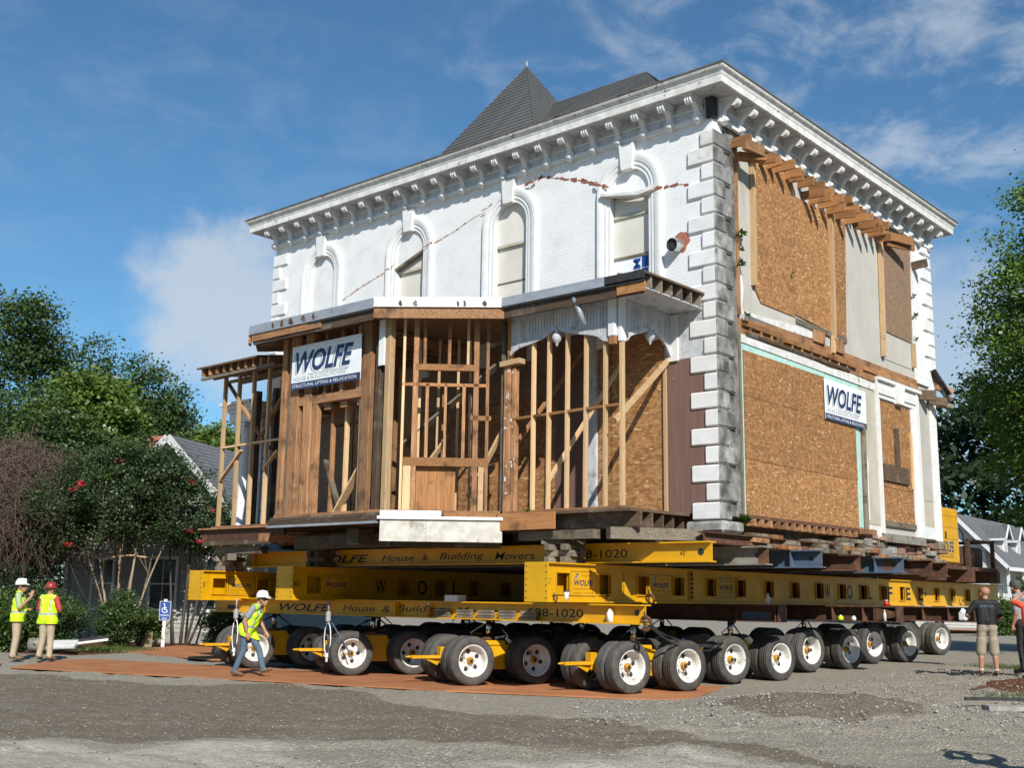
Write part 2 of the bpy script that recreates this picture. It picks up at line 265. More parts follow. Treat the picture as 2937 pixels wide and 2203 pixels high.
class MB:
    def __init__(s): s.v = []; s.f = []; s.m = []; s.cur = 0; s.sm = []
    def add(s, vs, fs, sm=False):
        n = len(s.v); s.v += [tuple(v) for v in vs]
        for f in fs: s.f.append([i+n for i in f]); s.m.append(s.cur); s.sm.append(sm)
        return s
    def mi(s, i): s.cur = i; return s
    def box(s, x0, x1, y0, y1, z0, z1):
        x0, x1 = sorted((x0, x1)); y0, y1 = sorted((y0, y1)); z0, z1 = sorted((z0, z1))
        return s.add([(x0, y0, z0), (x1, y0, z0), (x1, y1, z0), (x0, y1, z0), (x0, y0, z1), (x1, y0, z1), (x1, y1, z1), (x0, y1, z1)],
                     [(0, 3, 2, 1), (4, 5, 6, 7), (0, 1, 5, 4), (1, 2, 6, 5), (2, 3, 7, 6), (3, 0, 4, 7)])
    def bev(s, x0, x1, y0, y1, z0, z1, b=.01):   # box with all its edges chamfered
        x0, x1 = sorted((x0, x1)); y0, y1 = sorted((y0, y1)); z0, z1 = sorted((z0, z1))
        L = ((x0, x1), (y0, y1), (z0, z1)); vs = []; ix = {}
        for a in range(3):
            for i in (0, 1):
                for j in (0, 1):
                    for k in (0, 1):
                        c = []
                        for d, q in enumerate((i, j, k)):
                            e = L[d][q]; c.append(e if d == a else e+(b if q == 0 else -b))
                        ix[(a, i, j, k)] = len(vs); vs.append(c)
        F = []
        for a in range(3):
            for q in (0, 1):
                o = [d for d in range(3) if d != a]; ring = []
                for (p, r) in ((0, 0), (1, 0), (1, 1), (0, 1)):
                    c = [0, 0, 0]; c[a] = q; c[o[0]] = p; c[o[1]] = r; ring.append(ix[(a, *c)])
                if (q == 1) != (a != 1): ring.reverse()
                F.append(ring)
        for a in range(3):
            o = [d for d in range(3) if d != a]
            for p in (0, 1):
                for r in (0, 1):
                    q = []
                    for (ax, e) in ((o[0], 0), (o[0], 1), (o[1], 1), (o[1], 0)):
                        c = [0, 0, 0]; c[a] = e; c[o[0]] = p; c[o[1]] = r; q.append(ix[(ax, *c)])
                    F.append(q)
        for i in (0, 1):
            for j in (0, 1):
                for k in (0, 1): F.append([ix[(a, i, j, k)] for a in range(3)])
        return s.add(vs, F)
    def beam(s, a, b, w, t, up=(0, 0, 1), t2=None):
        a, b, up = Vector(a), Vector(b), Vector(up); d = (b-a).normalized(); sd = d.cross(up).normalized(); u = sd.cross(d); t2 = t if t2 is None else t2
        vs = []
        for P, tt in ((a, t), (b, t2)):
            for (i, j) in ((-1, -1), (1, -1), (1, 1), (-1, 1)): vs.append(P+sd*(i*w/2)+u*(j*tt/2))
        return s.add(vs, [(0, 1, 2, 3), (7, 6, 5, 4), (0, 4, 5, 1), (1, 5, 6, 2), (2, 6, 7, 3), (3, 7, 4, 0)])
    def cyl(s, a, b, r0, r1=None, n=12, caps=True, sm=True):
        a, b = Vector(a), Vector(b); r1 = r0 if r1 is None else r1; d = (b-a).normalized()
        q = Vector((0, 0, 1)) if abs(d.z) < .9 else Vector((1, 0, 0)); e1 = d.cross(q).normalized(); e2 = d.cross(e1)
        vs = [P+(e1*cos(2*pi*i/n)+e2*sin(2*pi*i/n))*r for P, r in ((a, r0), (b, r1)) for i in range(n)]
        k = len(s.v); s.add(vs, [(i, (i+1) % n, n+(i+1) % n, n+i) for i in range(n)], sm)
        if caps: s.add([], []); s.f += [[k+i for i in range(n)][::-1], [k+n+i for i in range(n)]]; s.m += [s.cur]*2; s.sm += [False]*2
        return s
    def tube(s, pts, r, n=6, taper=None):
        P = [Vector(p) for p in pts]; k = len(s.v); vs = []
        for i, p in enumerate(P):
            d = (P[min(i+1, len(P)-1)]-P[max(i-1, 0)]).normalized(); q = Vector((0, 0, 1)) if abs(d.z) < .9 else Vector((1, 0, 0))
            e1 = d.cross(q).normalized(); e2 = d.cross(e1); rr = r if taper is None else r+(taper-r)*i/(len(P)-1)
            vs += [p+(e1*cos(2*pi*j/n)+e2*sin(2*pi*j/n))*rr for j in range(n)]
        fs = [(i*n+j, i*n+(j+1) % n, (i+1)*n+(j+1) % n, (i+1)*n+j) for i in range(len(P)-1) for j in range(n)]
        fs += [tuple(range(n))[::-1], tuple((len(P)-1)*n+j for j in range(n))]
        return s.add(vs, fs, True)
    def lathe(s, prof, o, ax=(0, 0, 1), n=24, sm=True):   # prof: (radius, height along ax)
        o, ax = Vector(o), Vector(ax).normalized(); q = Vector((0, 0, 1)) if abs(ax.z) < .9 else Vector((1, 0, 0)); e1 = ax.cross(q).normalized(); e2 = ax.cross(e1)
        vs = [o+ax*h+(e1*cos(2*pi*i/n)+e2*sin(2*pi*i/n))*r for r, h in prof for i in range(n)]
        return s.add(vs, [(j*n+i, j*n+(i+1) % n, (j+1)*n+(i+1) % n, (j+1)*n+i) for j in range(len(prof)-1) for i in range(n)], sm)
    def prism(s, poly, o, e1, e2, d):   # polygon in the e1/e2 plane at o, extruded along vector d
        o, e1, e2, d = Vector(o), Vector(e1), Vector(e2), Vector(d); n = len(poly)
        vs = [o+e1*a+e2*b for a, b in poly]+[o+e1*a+e2*b+d for a, b in poly]
        return s.add(vs, [tuple(range(n))[::-1], tuple(range(n, 2*n))]+[(i, (i+1) % n, n+(i+1) % n, n+i) for i in range(n)])
    def sweep(s, prof, path, closed=False, up=(0, 0, 1)):
        return s
    def build(s, name, mats, parent=None, uv=None):
        me = bpy.data.meshes.new(name); me.from_pydata(s.v, [], s.f); me.polygons.foreach_set('material_index', s.m); me.polygons.foreach_set('use_smooth', s.sm)
        me.update(); fix_normals(me)
        return link(name, me, mats, parent)
import bmesh
def fix_normals(me):
    b = bmesh.new(); b.from_mesh(me); bmesh.ops.recalc_face_normals(b, faces=b.faces); b.to_mesh(me); b.free()
def B(name, x0, x1, y0, y1, z0, z1, m, parent=None, bev=0):
    k = MB(); (k.bev(x0, x1, y0, y1, z0, z1, bev) if bev else k.box(x0, x1, y0, y1, z0, z1)); return k.build(name, m, parent)
def beam(name, a, b, w, t, m, parent=None, up=(0, 0, 1)): return MB().beam(a, b, w, t, up).build(name, m, parent)
_fc = {}
def text(body, h, m, parent, o, xd, yd, w=None, shear=0, bold=0, lift=.004, centre=False, name='lettering', space=1.0):
    cu = bpy.data.curves.new('t', 'FONT'); cu.body = body; cu.size = 1; cu.shear = shear; cu.offset = bold; cu.space_character = space; cu.resolution_u = 3
    ob = bpy.data.objects.new('t', cu); me = bpy.data.meshes.new_from_object(ob); bpy.data.objects.remove(ob); bpy.data.curves.remove(cu)
    n = len(me.vertices); co = np.empty(n*3, np.float32); me.vertices.foreach_get('co', co); co = co.reshape(-1, 3)
    mn, mx = co.min(0), co.max(0); s = h/(mx[1]-mn[1]); sx = s if w is None else w/(mx[0]-mn[0])
    x = (co[:, 0]-mn[0])*sx; y = (co[:, 1]-mn[1])*s
    if centre: x -= x.max()/2
    xd, yd = np.array(Vector(xd).normalized()), np.array(Vector(yd).normalized()); nn = np.cross(xd, yd)
    P = np.array(o)[None]+x[:, None]*xd+y[:, None]*yd+nn*lift
    me.vertices.foreach_set('co', P.astype(np.float32).ravel()); me.materials.clear(); me.update()
    return link(name, me, m, parent)
# ------------------------------------------------------------------ ground
def sst(a, b, x): t = np.clip((np.asarray(x, float)-a)/(b-a), 0, 1); return t*t*(3-2*t)
def H(x, y):
    x = np.asarray(x, float); y = np.asarray(y, float)
    h = .19*sst(1.2, 10, y)*sst(-14, -7, x)*(1-.0*x)
    h = h+.17*np.exp(-(((x-4.2)/2.6)**2+((y-6.2)/2.3)**2))
    h = h+.27*np.exp(-(((x-2.7)/1.9)**2+((y+1.4)/1.3)**2))
    h = h-.10*sst(-2, -9, y)*sst(0, 9, x)-.04*sst(-16.5, -14, x)*(1-sst(.5, 3.5, y))*(1-sst(-1, 1.5, x))
    h = h+.10*np.exp(-(((x-5.2)/1.8)**2+((y-3.2)/1.0)**2))
    return h
def lump(x, y, s, k):
    return np.sin(x*s+k)*np.sin(y*s*1.13+k*2.1)+.6*np.sin(x*s*2.3+y*s*1.7+k)+.4*np.sin(y*s*3.1-x*s*2.6+k*.7)
def axis_(lo, hi, step, far):
    a = list(np.arange(lo, hi+step/2, step)); s = step; l = [lo]; r = [hi]
    while l[-1] > -far: s *= 1.35; l.append(l[-1]-s)
    s = step
    while r[-1] < far: s *= 1.35; r.append(r[-1]+s)
    return np.array(l[1:][::-1]+a+r[1:])
gx = axis_(-19, 11, .11, 900); gy = axis_(-13, 9, .11, 900)
GX, GY = np.meshgrid(gx, gy); near = np.exp(-(np.clip(np.hypot(GX+1, GY+3)-14, 0, None)/10)**2)
under = sst(-3.4, -2.2, GY)*sst(-17, -14, GX)*(1-sst(-.6, .6, GX))
_S = GX*.753+GY*.657; _T = -GX*.657+GY*.753
rut = sum(np.exp(-((_T-t0-.07*_S-.12*np.sin(_S*.7+t0))/.13)**2)-.5*np.exp(-((_T-t0-.07*_S-.12*np.sin(_S*.7+t0)-.28)/.1)**2) for t0 in (-7.0, -5.9, -4.6, -3.5))
GZ = H(GX, GY)-.03*near*rut*(.6+.4*np.sin(_S*1.9))*(1-under)+near*(1-.8*under)*(.013*lump(GX, GY, 1.3, .3)+.010*lump(GX, GY, 3.7, 1.9)+rng.normal(0, .006, GX.shape)+sst(-.5, 1.5, GX)*(.012*lump(GX, GY, 5.1, .7)+.016*lump(GX, GY, 2.2, 3.1)+rng.normal(0, .008, GX.shape)))-.004
nx, ny = len(gx), len(gy)
idx = np.arange(nx*ny).reshape(ny, nx)
q = np.stack([idx[:-1, :-1], idx[:-1, 1:], idx[1:, 1:], idx[1:, :-1]], -1).reshape(-1, 4)
gme = mesh_np('ground', np.stack([GX, GY, GZ], -1).reshape(-1, 3), np.full(len(q), 4), q.ravel())
# damp, dark fines spread over the pale gravel: its outline is stored as an attribute
far_l = np.array([(-40, -8), (-13.2, -6.3), (-8.4, -5.6), (-7.0, -3.9), (-4.8, -3.9), (-2.9, -4.9), (-.6, -5.2), (.7, -4.4), (2.0, -5.2), (9, -7)])
near_l = np.array([(-40, -13), (-3.1, -11.1), (-1.2, -10.5), (-.95, -9.3), (2.3, -7.6), (2.9, -7.15), (3.2, -6.3), (9, -7)])
# measured across the view: signed distance along the line of sight
vx, vy = -.657, .753; rx, ry = .753, .657
def st(pts): return pts[:, 0]*rx+pts[:, 1]*ry, pts[:, 0]*vx+pts[:, 1]*vy
fs_, ft_ = st(far_l); ns_, nt_ = st(near_l)
S_ = GX*rx+GY*ry; T_ = GX*vx+GY*vy
of, on = np.argsort(fs_), np.argsort(ns_)
wob = .35*lump(GX, GY, .9, 4.2)*.4
tf = np.interp(S_, fs_[of], ft_[of])+wob; tn = np.interp(S_, ns_[on], nt_[on])+wob*1.5
wet = sst(-.25, .3, tf-T_)*sst(-.3, .35, T_-tn)
heap = np.exp(-(((GX-2.6)/1.75)**2+((GY+1.75)/1.35)**2)*1.1); wet = np.maximum(wet, sst(.32, .55, heap+.05*lump(GX, GY, 2.2, 1.)))
soil = np.maximum(sst(.42, .6, np.exp(-(((GX-4.3)/2.0)**2+((GY-4.8)/1.9)**2))+.05*lump(GX, GY, 3, .5)), sst(-17.6, -18.3, GX+.25*lump(GX, GY, 1.5, 2))*sst(-3.4, -2.6, GY+.3*GX*.0)*(1-sst(14, 20, GY)))
grs = sst(.45, .6, np.exp(-(((GX-5.6)/1.5)**2+((GY-1.6)/.55)**2))+.06*lump(GX, GY, 4, .1))
pale = sst(-.2, 1.2, tn-T_)*sst(-.3, .6, lump(GX, GY, .33, 2.7)+.6)
for nm, a in (('wet', wet), ('soil', soil), ('grass', grs), ('pale', pale)):
    at = gme.attributes.new(nm, 'FLOAT', 'POINT'); at.data.foreach_set('value', a.astype(np.float32).ravel())
def ground_mat():
    m, t, b, v = newmat('gravel_yard')
    def at(n): a = nd(t, 'ShaderNodeAttribute', attribute_name=n); return (a, 'Fac')
    n1 = noise(t, v, 55, 6, .7); n2 = noise(t, v, 6, 8, .65); n3 = noise(t, v, .7, 6, .6)
    vo = nd(t, 'ShaderNodeTexVoronoi'); vo.inputs['Scale'].default_value = 34; t.links.new(v[0].outputs[v[1]], vo.inputs['Vector'])
    sv = nd(t, 'ShaderNodeSeparateColor'); ln(t, vo, 'Color', sv, 0)
    g = mixc(t, ramp(t, n1, .3, .72), (.205, .172, .128), (.42, .375, .305)); g = mixc(t, ramp(t, n2, .4, .7), g, (.31, .272, .21)); g = mixc(t, mth(t, 'MULTIPLY', ramp(t, (sv, 0), .72, .95), .6), g, (.5, .465, .4))
    pl = mixc(t, ramp(t, n2, .35, .65), (.56, .52, .44), (.42, .375, .3)); pl = mixc(t, ramp(t, n1, .45, .7), pl, (.48, .45, .4))
    wt = mixc(t, ramp(t, n2, .3, .7), (.165, .134, .096), (.225, .186, .136)); wt = mixc(t, ramp(t, n1, .52, .75), wt, (.115, .092, .07)); wt = mixc(t, mth(t, 'MULTIPLY', ramp(t, (sv, 0), .93, .97), .7), wt, (.42, .4, .36))
    so = mixc(t, ramp(t, n2, .35, .7), (.17, .068, .035), (.1, .045, .027)); so = mixc(t, ramp(t, n1, .55, .7), so, (.22, .12, .07))
    gr = mixc(t, ramp(t, n1, .35, .65), (.06, .1, .02), (.12, .14, .04))
    stk = noise(t, v, 1, 6, .6, .4, ((0, 0, 0), (0, 0, radians(-41)), (.35, 3.2, 1)))
    pl = mixc(t, mth(t, 'MULTIPLY', ramp(t, stk, .48, .68), .7), pl, (.3, .262, .2)); wt = mixc(t, mth(t, 'MULTIPLY', ramp(t, stk, .5, .72), .5), wt, (.27, .232, .175))
    def edge(n, w=.25): return ramp(t, mth(t, 'ADD', at(n), mth(t, 'MULTIPLY', mth(t, 'SUBTRACT', n2, .5), .9)), .5-w, .5+w)
    c = mixc(t, edge('pale'), g, pl); c = mixc(t, edge('wet'), c, wt); c = mixc(t, edge('soil', .15), c, so); c = mixc(t, edge('grass', .15), c, gr)
    c = mixc(t, mth(t, 'MULTIPLY', ramp(t, n3, .5, .75), .35), c, (.27, .245, .205))
    t.links.new(c[0].outputs[2], b.inputs['Base Color']); b.inputs['Roughness'].default_value = .95; b.inputs['Specular IOR Level'].default_value = .15
    bumpn(t, b, mth(t, 'ADD', n1, mth(t, 'MULTIPLY', (vo, 0), .8)), .8, .03); return m
MT['ground'] = ground_mat()
tag(link('ground', gme, 'ground', smooth=True), kind='structure')
# loose stones lying on the gravel
def stones(n, gen, smin, smax, name, m, label):
    base = np.array([(1, 0, 0), (-1, 0, 0), (0, 1, 0), (0, -1, 0), (0, 0, .7), (0, 0, -.7)], float)
    fc = np.array([(0, 2, 4), (2, 1, 4), (1, 3, 4), (3, 0, 4), (2, 0, 5), (1, 2, 5), (3, 1, 5), (0, 3, 5)])
    P = gen(n); n = len(P); s = smin*(smax/smin)**(rng.random(n)**2.2)
    vv = base[None]*s[:, None, None]*rng.uniform(.6, 1.25, (n, 6, 3)); a = rng.uniform(0, 6.28, n); c_, s_ = np.cos(a)[:, None], np.sin(a)[:, None]
    X = vv[..., 0]*c_-vv[..., 1]*s_; Y = vv[..., 0]*s_+vv[..., 1]*c_
    z = H(P[:, 0], P[:, 1])+.01
    vv = np.stack([X+P[:, 0:1], Y+P[:, 1:2], vv[..., 2]+z[:, None]+s[:, None]*.25], -1)
    fa = (fc[None]+np.arange(n)[:, None, None]*6).reshape(-1, 3)
    o = link(name, mesh_np(name, vv.reshape(-1, 3), np.full(len(fa), 3), fa.ravel()), m); return tag(o, label, 'gravel', kind='stuff')
def view_pts(n, t0, t1, a0=-25, a1=25.5, pw=1.6):
    a = np.radians(rng.uniform(a0, a1, n)); d = t0+(t1-t0)*rng.random(n)**pw
    f = np.array([vx, vy]); r = np.array([rx, ry]); dd = np.cos(a)[:, None]*f+np.sin(a)[:, None]*r
    return np.array([10.47, -17.63])+dd*d[:, None]
def keep(P): return P[(P[:, 1] < np.interp(P[:, 0], [-20, -14, -10, -6, -1.8, .2, .3], [-6.5, -5.9, -5.2, -3.4, -2.8, -1.6, 40]))]
stones(7000, lambda n: keep(view_pts(n, 15.5, 27, 3, 25.5, 1.)), .008, .034, 'loose_gravel', 'stone', 'lumpy loose gravel heaped to the right of the wheels')
stones(5200, lambda n: keep(view_pts(n, 11.5, 26)), .004, .019, 'loose_gravel', 'stone', 'loose pale stones scattered over the gravel yard')

# ------------------------------------------------------------------ the house being moved
BASE = {}
_link0 = link
def link(name, me, mats, parent=None, smooth=False):
    o = _link0(name, me, mats, parent, smooth)
    if parent is not None and parent.name in BASE: o.matrix_parent_inverse = Matrix.Translation(-BASE[parent.name])
    return o
def wthing(name, label, cat, base, group=None):
    o = thing(name, label, cat, group, base); BASE[o.name] = Vector(base); return o
HS = wthing('brick_house', 'big white painted brick house raised on yellow steel beams and wheels', 'house', (-6.6, 5.2, 2.9))
XW, YD = -13.2, 10.5; WX = (-1.9, -5.02, -8.12, -11.27); HWI = .47; ZS = 9.54
k = MB(); edges = [XW]+[e for x in sorted(WX) for e in (x-HWI, x+HWI)]+[0.]
for i in range(0, len(edges), 2): k.box(edges[i], edges[i+1], 0, .35, 6.02 if i else 3.1, 10.98)
for x in WX:
    k.box(x-HWI, x+HWI, 0, .35, 6.02, 6.4)
    arc = [(HWI*cos(a), HWI*sin(a)) for a in np.linspace(pi, 0, 17)]
    for j in range(16): (a0, b0), (a1, b1) = arc[j], arc[j+1]; k.prism([(x+a0, ZS+b0), (x+a1, ZS+b1), (x+a1, 10.98), (x+a0, 10.98)], (0, 0, 0), (1, 0, 0), (0, 0, 1), (0, .35, 0))
front = k.build('front_wall', 'brickpaint', HS)
# the opened-up side: a lined backing wall behind the boards
k = MB(); k.box(-.3, -.06, .36, YD-.36, 3.1, 10.98); side = k.build('side_wall', 'drywall', HS)
B('back_wall', XW, 0, YD-.35, YD, 3.1, 10.98, 'brickpaint', HS); B('left_wall', XW, XW+.35, .36, YD-.36, 3.1, 10.98, 'brickpaint', HS)
B('floor', XW+.36, -.31, .36, YD-.36, 2.95, 3.1, 'dark_x', HS)
# painted brick at both ends of the side wall
B('side_brick_strip', -.06, -.02, .36, .8, 3.1, 10.55, 'dirty', HS); B('side_brick_strip', -.06, .0, 9.44, YD-.36, 6.9, 10.98, 'brickpaint', HS)
# cornice: frieze, soffit, fascia and crown swept round the four walls
def ring(prof, rect, name, m, parent):
    x0, x1, y0, y1 = rect; kk = MB(); n = len(prof); vs = []
    for (cx, cy, sx, sy) in ((x0, y0, -1, -1), (x1, y0, 1, -1), (x1, y1, 1, 1), (x0, y1, -1, 1)): vs += [(cx+sx*o, cy+sy*o, z) for o, z in prof]
    kk.add(vs, [(c*n+i, c*n+(i+1) % n, ((c+1) % 4)*n+(i+1) % n, ((c+1) % 4)*n+i) for c in range(4) for i in range(n)]); return kk.build(name, m, parent)
R4 = (XW, 0, 0, YD)
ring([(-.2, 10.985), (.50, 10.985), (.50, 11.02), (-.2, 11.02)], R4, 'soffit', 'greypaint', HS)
ring([(.455, 10.97), (.51, 10.97), (.51, 11.11), (.455, 11.11)], R4, 'fascia', 'whitechip', HS)
ring([(.4, 11.111), (.515, 11.111), (.525, 11.14), (.53, 11.17), (.55, 11.2), (.585, 11.22), (.6, 11.25), (.6, 11.28), (.4, 11.28)], R4, 'crown_moulding', 'whitechip', HS)
ring([(.4, 11.281), (.62, 11.281), (.62, 11.3), (.4, 11.3)], R4, 'roof_edge', 'grey_x', HS)
for (a, b, ax) in ((XW+.0, -.16, 'x'), (.16, YD, 'y')):
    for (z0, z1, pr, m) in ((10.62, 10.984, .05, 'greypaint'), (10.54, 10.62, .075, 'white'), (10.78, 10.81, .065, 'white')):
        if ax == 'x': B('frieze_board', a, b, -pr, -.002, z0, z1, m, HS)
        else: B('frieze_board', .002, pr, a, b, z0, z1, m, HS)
B('corner_gap', -.1, .06, -.06, .1, 10.56, 10.97, 'black', HS)
k = MB()
prof = [(.05, 0), (.42, 0), (.42, -.05), (.40, -.10), (.36, -.13), (.31, -.125), (.26, -.12), (.2, -.145), (.15, -.2), (.125, -.27), (.12, -.34), (.13, -.4), (.1, -.44), (.05, -.45)]
k.prism([(u, z) for u, z in prof], (0, -.055, 0), (1, 0, 0), (0, 0, 1), (0, .11, 0))
for w0 in (-.075, -.022, .031): k.cyl((.36, w0, -.11), (.36, w0+.044, -.11), .085, n=14); k.cyl((.37, w0+.006, -.05), (.37, w0+.038, -.05), .06, n=10)
k.cyl((.12, -.07, -.4), (.12, .07, -.4), .062, n=12); k.box(.05, .12, -.085, .085, -.36, -.3)
k.add([(.05, -.07, -.46), (.15, -.07, -.46), (.15, .07, -.46), (.05, .07, -.46), (.09, 0, -.53)], [(0, 1, 2, 3), (0, 1, 4), (1, 2, 4), (2, 3, 4), (3, 0, 4)])
k.box(.03, .45, -.09, .09, -.02, .0)
br0 = k.build('cornice_bracket', 'white', HS)
def bracket(x, y, rz, first=False):
    o = br0 if first else br0.copy()
    if not first: COL.objects.link(o)
    o.location = (x, y, 10.982); o.rotation_euler = (random.uniform(-.015, .015), random.uniform(-.02, .02), rz)
for i in range(22): bracket(XW+.09+i*(13.2-.36)/21, 0, -pi/2, i == 0)
for i in range(17): bracket(0, .27+i*(YD-.36)/16, 0)
# quoins
def quoins(cx, cy, sx, sy, z0, n, long_first, m1, m2, longf=.54, shortf=.25, longs=.6, shorts=.36):
    zz_ = z0
    for i in range(n):
        lf = (i % 2 == 0) == long_first; fx = longf if lf else shortf; fy = shorts if lf else longs
        h = .334; kk = MB(); p = .05; g = .014; j = random.uniform(-.006, .006)
        xa, xb = (cx-fx, cx+p) if sx > 0 else (cx-p, cx+fx); ya, yb = (cy-p, cy+fy) if sy < 0 else (cy-fy, cy+p)
        if sx > 0: xa += j
        kk.bev(xa, xb, ya, yb, zz_+g, zz_+h-g, .022)
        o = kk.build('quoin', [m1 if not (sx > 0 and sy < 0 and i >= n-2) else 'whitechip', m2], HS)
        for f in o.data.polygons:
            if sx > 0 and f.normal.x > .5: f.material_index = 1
        zz_ += h
quoins(0, 0, 1, -1, 3.0, 22, True, 'white', 'dirty'); quoins(XW, 0, -1, -1, 3.34, 21, True, 'white', 'white'); quoins(0, YD, 1, 1, 7.3, 10, True, 'white', 'white', .5, .3, .58, .3)
kk = MB(); kk.bev(-.66, .14, -.12, .62, 2.78, 2.99, .05); kk.build('plinth', 'dirty', HS)
# the long crack that follows the window heads, showing red brick
cr = [(-10.51, 8.7), (-9.9, 8.9), (-8.96, 9.15), (-7.33, 9.56), (-6.73, 9.69), (-6.28, 9.85), (-5.66, 10.0), (-5.3, 10.15)], [(-4.72, 10.28), (-4.35, 10.3), (-4.17, 10.39), (-3.72, 10.24), (-3.17, 10.07), (-2.38, 9.72)], [(-1.42, 9.45), (-1.1, 9.42), (-.8, 9.42), (-.56, 9.36)]
for ci, path in enumerate(cr):
    kk = MB()
    for (a, b) in zip(path[:-1], path[1:]):
        L = sqrt((b[0]-a[0])**2+(b[1]-a[1])**2); n = max(2, int(L/.07))
        for i in range(n):
            t0, t1 = i/n, (i+1)/n; w0 = (.014, .036, .03)[ci]*random.uniform(.1, 1.6)
            p0 = (a[0]+(b[0]-a[0])*t0, a[1]+(b[1]-a[1])*t0+random.uniform(-.012, .012)); p1 = (a[0]+(b[0]-a[0])*t1+.03, a[1]+(b[1]-a[1])*t1+random.uniform(-.012, .012))
            xm = (p0[0]+p1[0])/2; dw = min(abs(xm-x) for x in WX)
            if dw < .47: continue
            yy = -.076 if dw < .78 else 0
            kk.prism([(p0[0], p0[1]-w0), (p1[0], p1[1]-w0*random.uniform(.5, 1)), (p1[0]-.01, p1[1]+w0), (p0[0]+.01, p0[1]+w0*random.uniform(.4, 1))], (0, yy, 0), (1, 0, 0), (0, 0, 1), (0, -.004-.002*(i % 2), 0))
    kk.build('wall_crack', ('old_x', 'redbrick', 'redbrick')[ci], HS)['kind'] = 'stuff'
# arched windows
def casing_prof(): return [(.462, .12), (.462, -.02), (.535, -.02), (.54, -.042), (.61, -.042), (.62, -.06), (.69, -.075), (.745, -.075), (.77, -.06), (.79, -.03), (.79, .0)]
def window(x, kind):
    wn = MB(); pr = casing_prof(); pts = [(-1, 6.42), (-1, 7.5), (-1, 8.5)]; n = len(pr); st_ = []
    for z in (6.42, 7.5, 8.6, ZS): st_.append((pi, z))
    ang = list(np.linspace(pi, 0, 25))[1:-1]
    rows = [[(x-r, d, z) for r, d in pr] for _, z in st_]+[[(x+r*cos(a), d, ZS+r*sin(a)) for r, d in pr] for a in ang]+[[(x+r, d, z) for r, d in pr] for z in (ZS, 8.6, 7.5, 6.42)]
    wn.add([v for r in rows for v in r], [(i*n+j, i*n+j+1, (i+1)*n+j+1, (i+1)*n+j) for i in range(len(rows)-1) for j in range(n-1)])
    w = wn.build('window', 'white', HS)
    kk = MB(); kk.prism([(x-.125, 9.97), (x+.125, 9.97), (x+.175, 10.5), (x-.175, 10.5)], (0, -.12, 0), (1, 0, 0), (0, 0, 1), (0, .16, 0)); kk.build('keystone', 'white', w)
    def half(z0, z1, m, y, nm, zl=None):   # infill of the arched opening between two heights
        kk = MB(); P = []
        if z1 > ZS: P = [(x+HWI*.99*cos(a), ZS+HWI*.99*sin(a)) for a in np.linspace(0, pi, 15)]
        else: P = [(x+HWI*.99, z1), (x-HWI*.99, zl or z1)]
        P += [(x-HWI*.99, zl or z0), (x+HWI*.99, z0)] if z1 > ZS else [(x-HWI*.99, z0), (x+HWI*.99, z0)]
        kk.prism(P, (0, y, 0), (1, 0, 0), (0, 0, 1), (0, .02, 0)); return kk.build(nm, m, w)
    if kind == 'A': half(6.42, 10.3, 'white', .05, 'infill_panel')
    if kind == 'B':
        half(9.48, 10.3, 'white', .03, 'infill_panel', 9.16); kk = MB(); kk.beam((x-HWI, .03, 9.13), (x+HWI, .03, 9.46), .1, .06); kk.build('broken_ledge', 'grey_x', w)
        half(9.08, 9.5, 'blind', .11, 'window_board', 9.2); half(6.42, 9.08, 'blind', .16, 'window_board'); B('window_rail', x-.46, x+.46, .1, .15, 9.05, 9.11, 'beige', w)
    if kind == 'C':
        half(9.09, 10.3, 'blind', .1, 'window_board'); half(8.27, 9.08, 'blind', .15, 'window_board'); half(6.42, 8.265, 'blind', .14, 'window_board'); B('window_rail', x-.46, x+.46, .09, .14, 9.06, 9.12, 'beige', w); B('window_rail', x-.46, x+.46, .13, .15, 8.25, 8.285, 'grey_x', w)
    if kind == 'D':
        half(9.5, 10.3, 'white', .05, 'infill_panel', 9.5); kk = MB(); kk.prism([(-.62, 9.6), (-.4, 9.54), (.3, 9.44), (.66, 9.48), (.62, 9.4), (.3, 9.36), (-.3, 9.47), (-.6, 9.53)], (x, -.15, 0), (1, 0, 0), (0, 0, 1), (0, .2, 0)); kk.build('broken_ledge', 'whitechip', w)
        half(9.09, 9.5, 'blind', .13, 'window_board'); half(8.24, 9.08, 'blind', .14, 'window_board'); half(6.42, 8.235, 'vinyl', .13, 'printed_board')
        B('window_rail', x-.46, x+.46, .1, .15, 9.06, 9.12, 'beige', w); B('window_rail', x-.46, x+.46, .1, .14, 8.22, 8.26, 'grey_x', w)
        B('printed_block', x+.2, x+.44, .122, .128, 7.98, 8.2, 'blueprint', w); text('R', .2, 'blueprint', w, (x+.19, .125, 7.76), (1, 0, 0), (0, 0, 1), w=.2, bold=.03)
        text('MPF', .17, 'blueprint', w, (x+.0, .125, 8.17), (0, 0, -1), (1, 0, 0), w=.5, bold=.03)
for x, kd in zip(WX, 'DCBA'): window(x, kd)
# vent pipe stub in a broken-out hole beside the corner
vp = MB(); vp.cyl((-.77, .0, 8.2), (-.79, -.22, 8.17), .135, .125, 18, caps=False); vp.cyl((-.77, .01, 8.2), (-.77, -.03, 8.2), .125, n=14); vp.cyl((-.77, .0, 8.2), (-.79, -.21, 8.17), .11, .1, 18, caps=False)
o = vp.build('vent_pipe', ['tin', 'black'], HS)
kk = MB(); kk.add([(-.71+.19*cos(a)*random.uniform(.7, 1.15), -.006, 8.27+.2*sin(a)*random.uniform(.7, 1.2)) for a in np.linspace(0, 6.1, 16)], [tuple(range(16))]); kk.build('broken_brick_patch', 'redbrick', HS)
B('vent_mouth', -.86, -.7, -.195, -.19, 8.09, 8.26, 'black', HS)
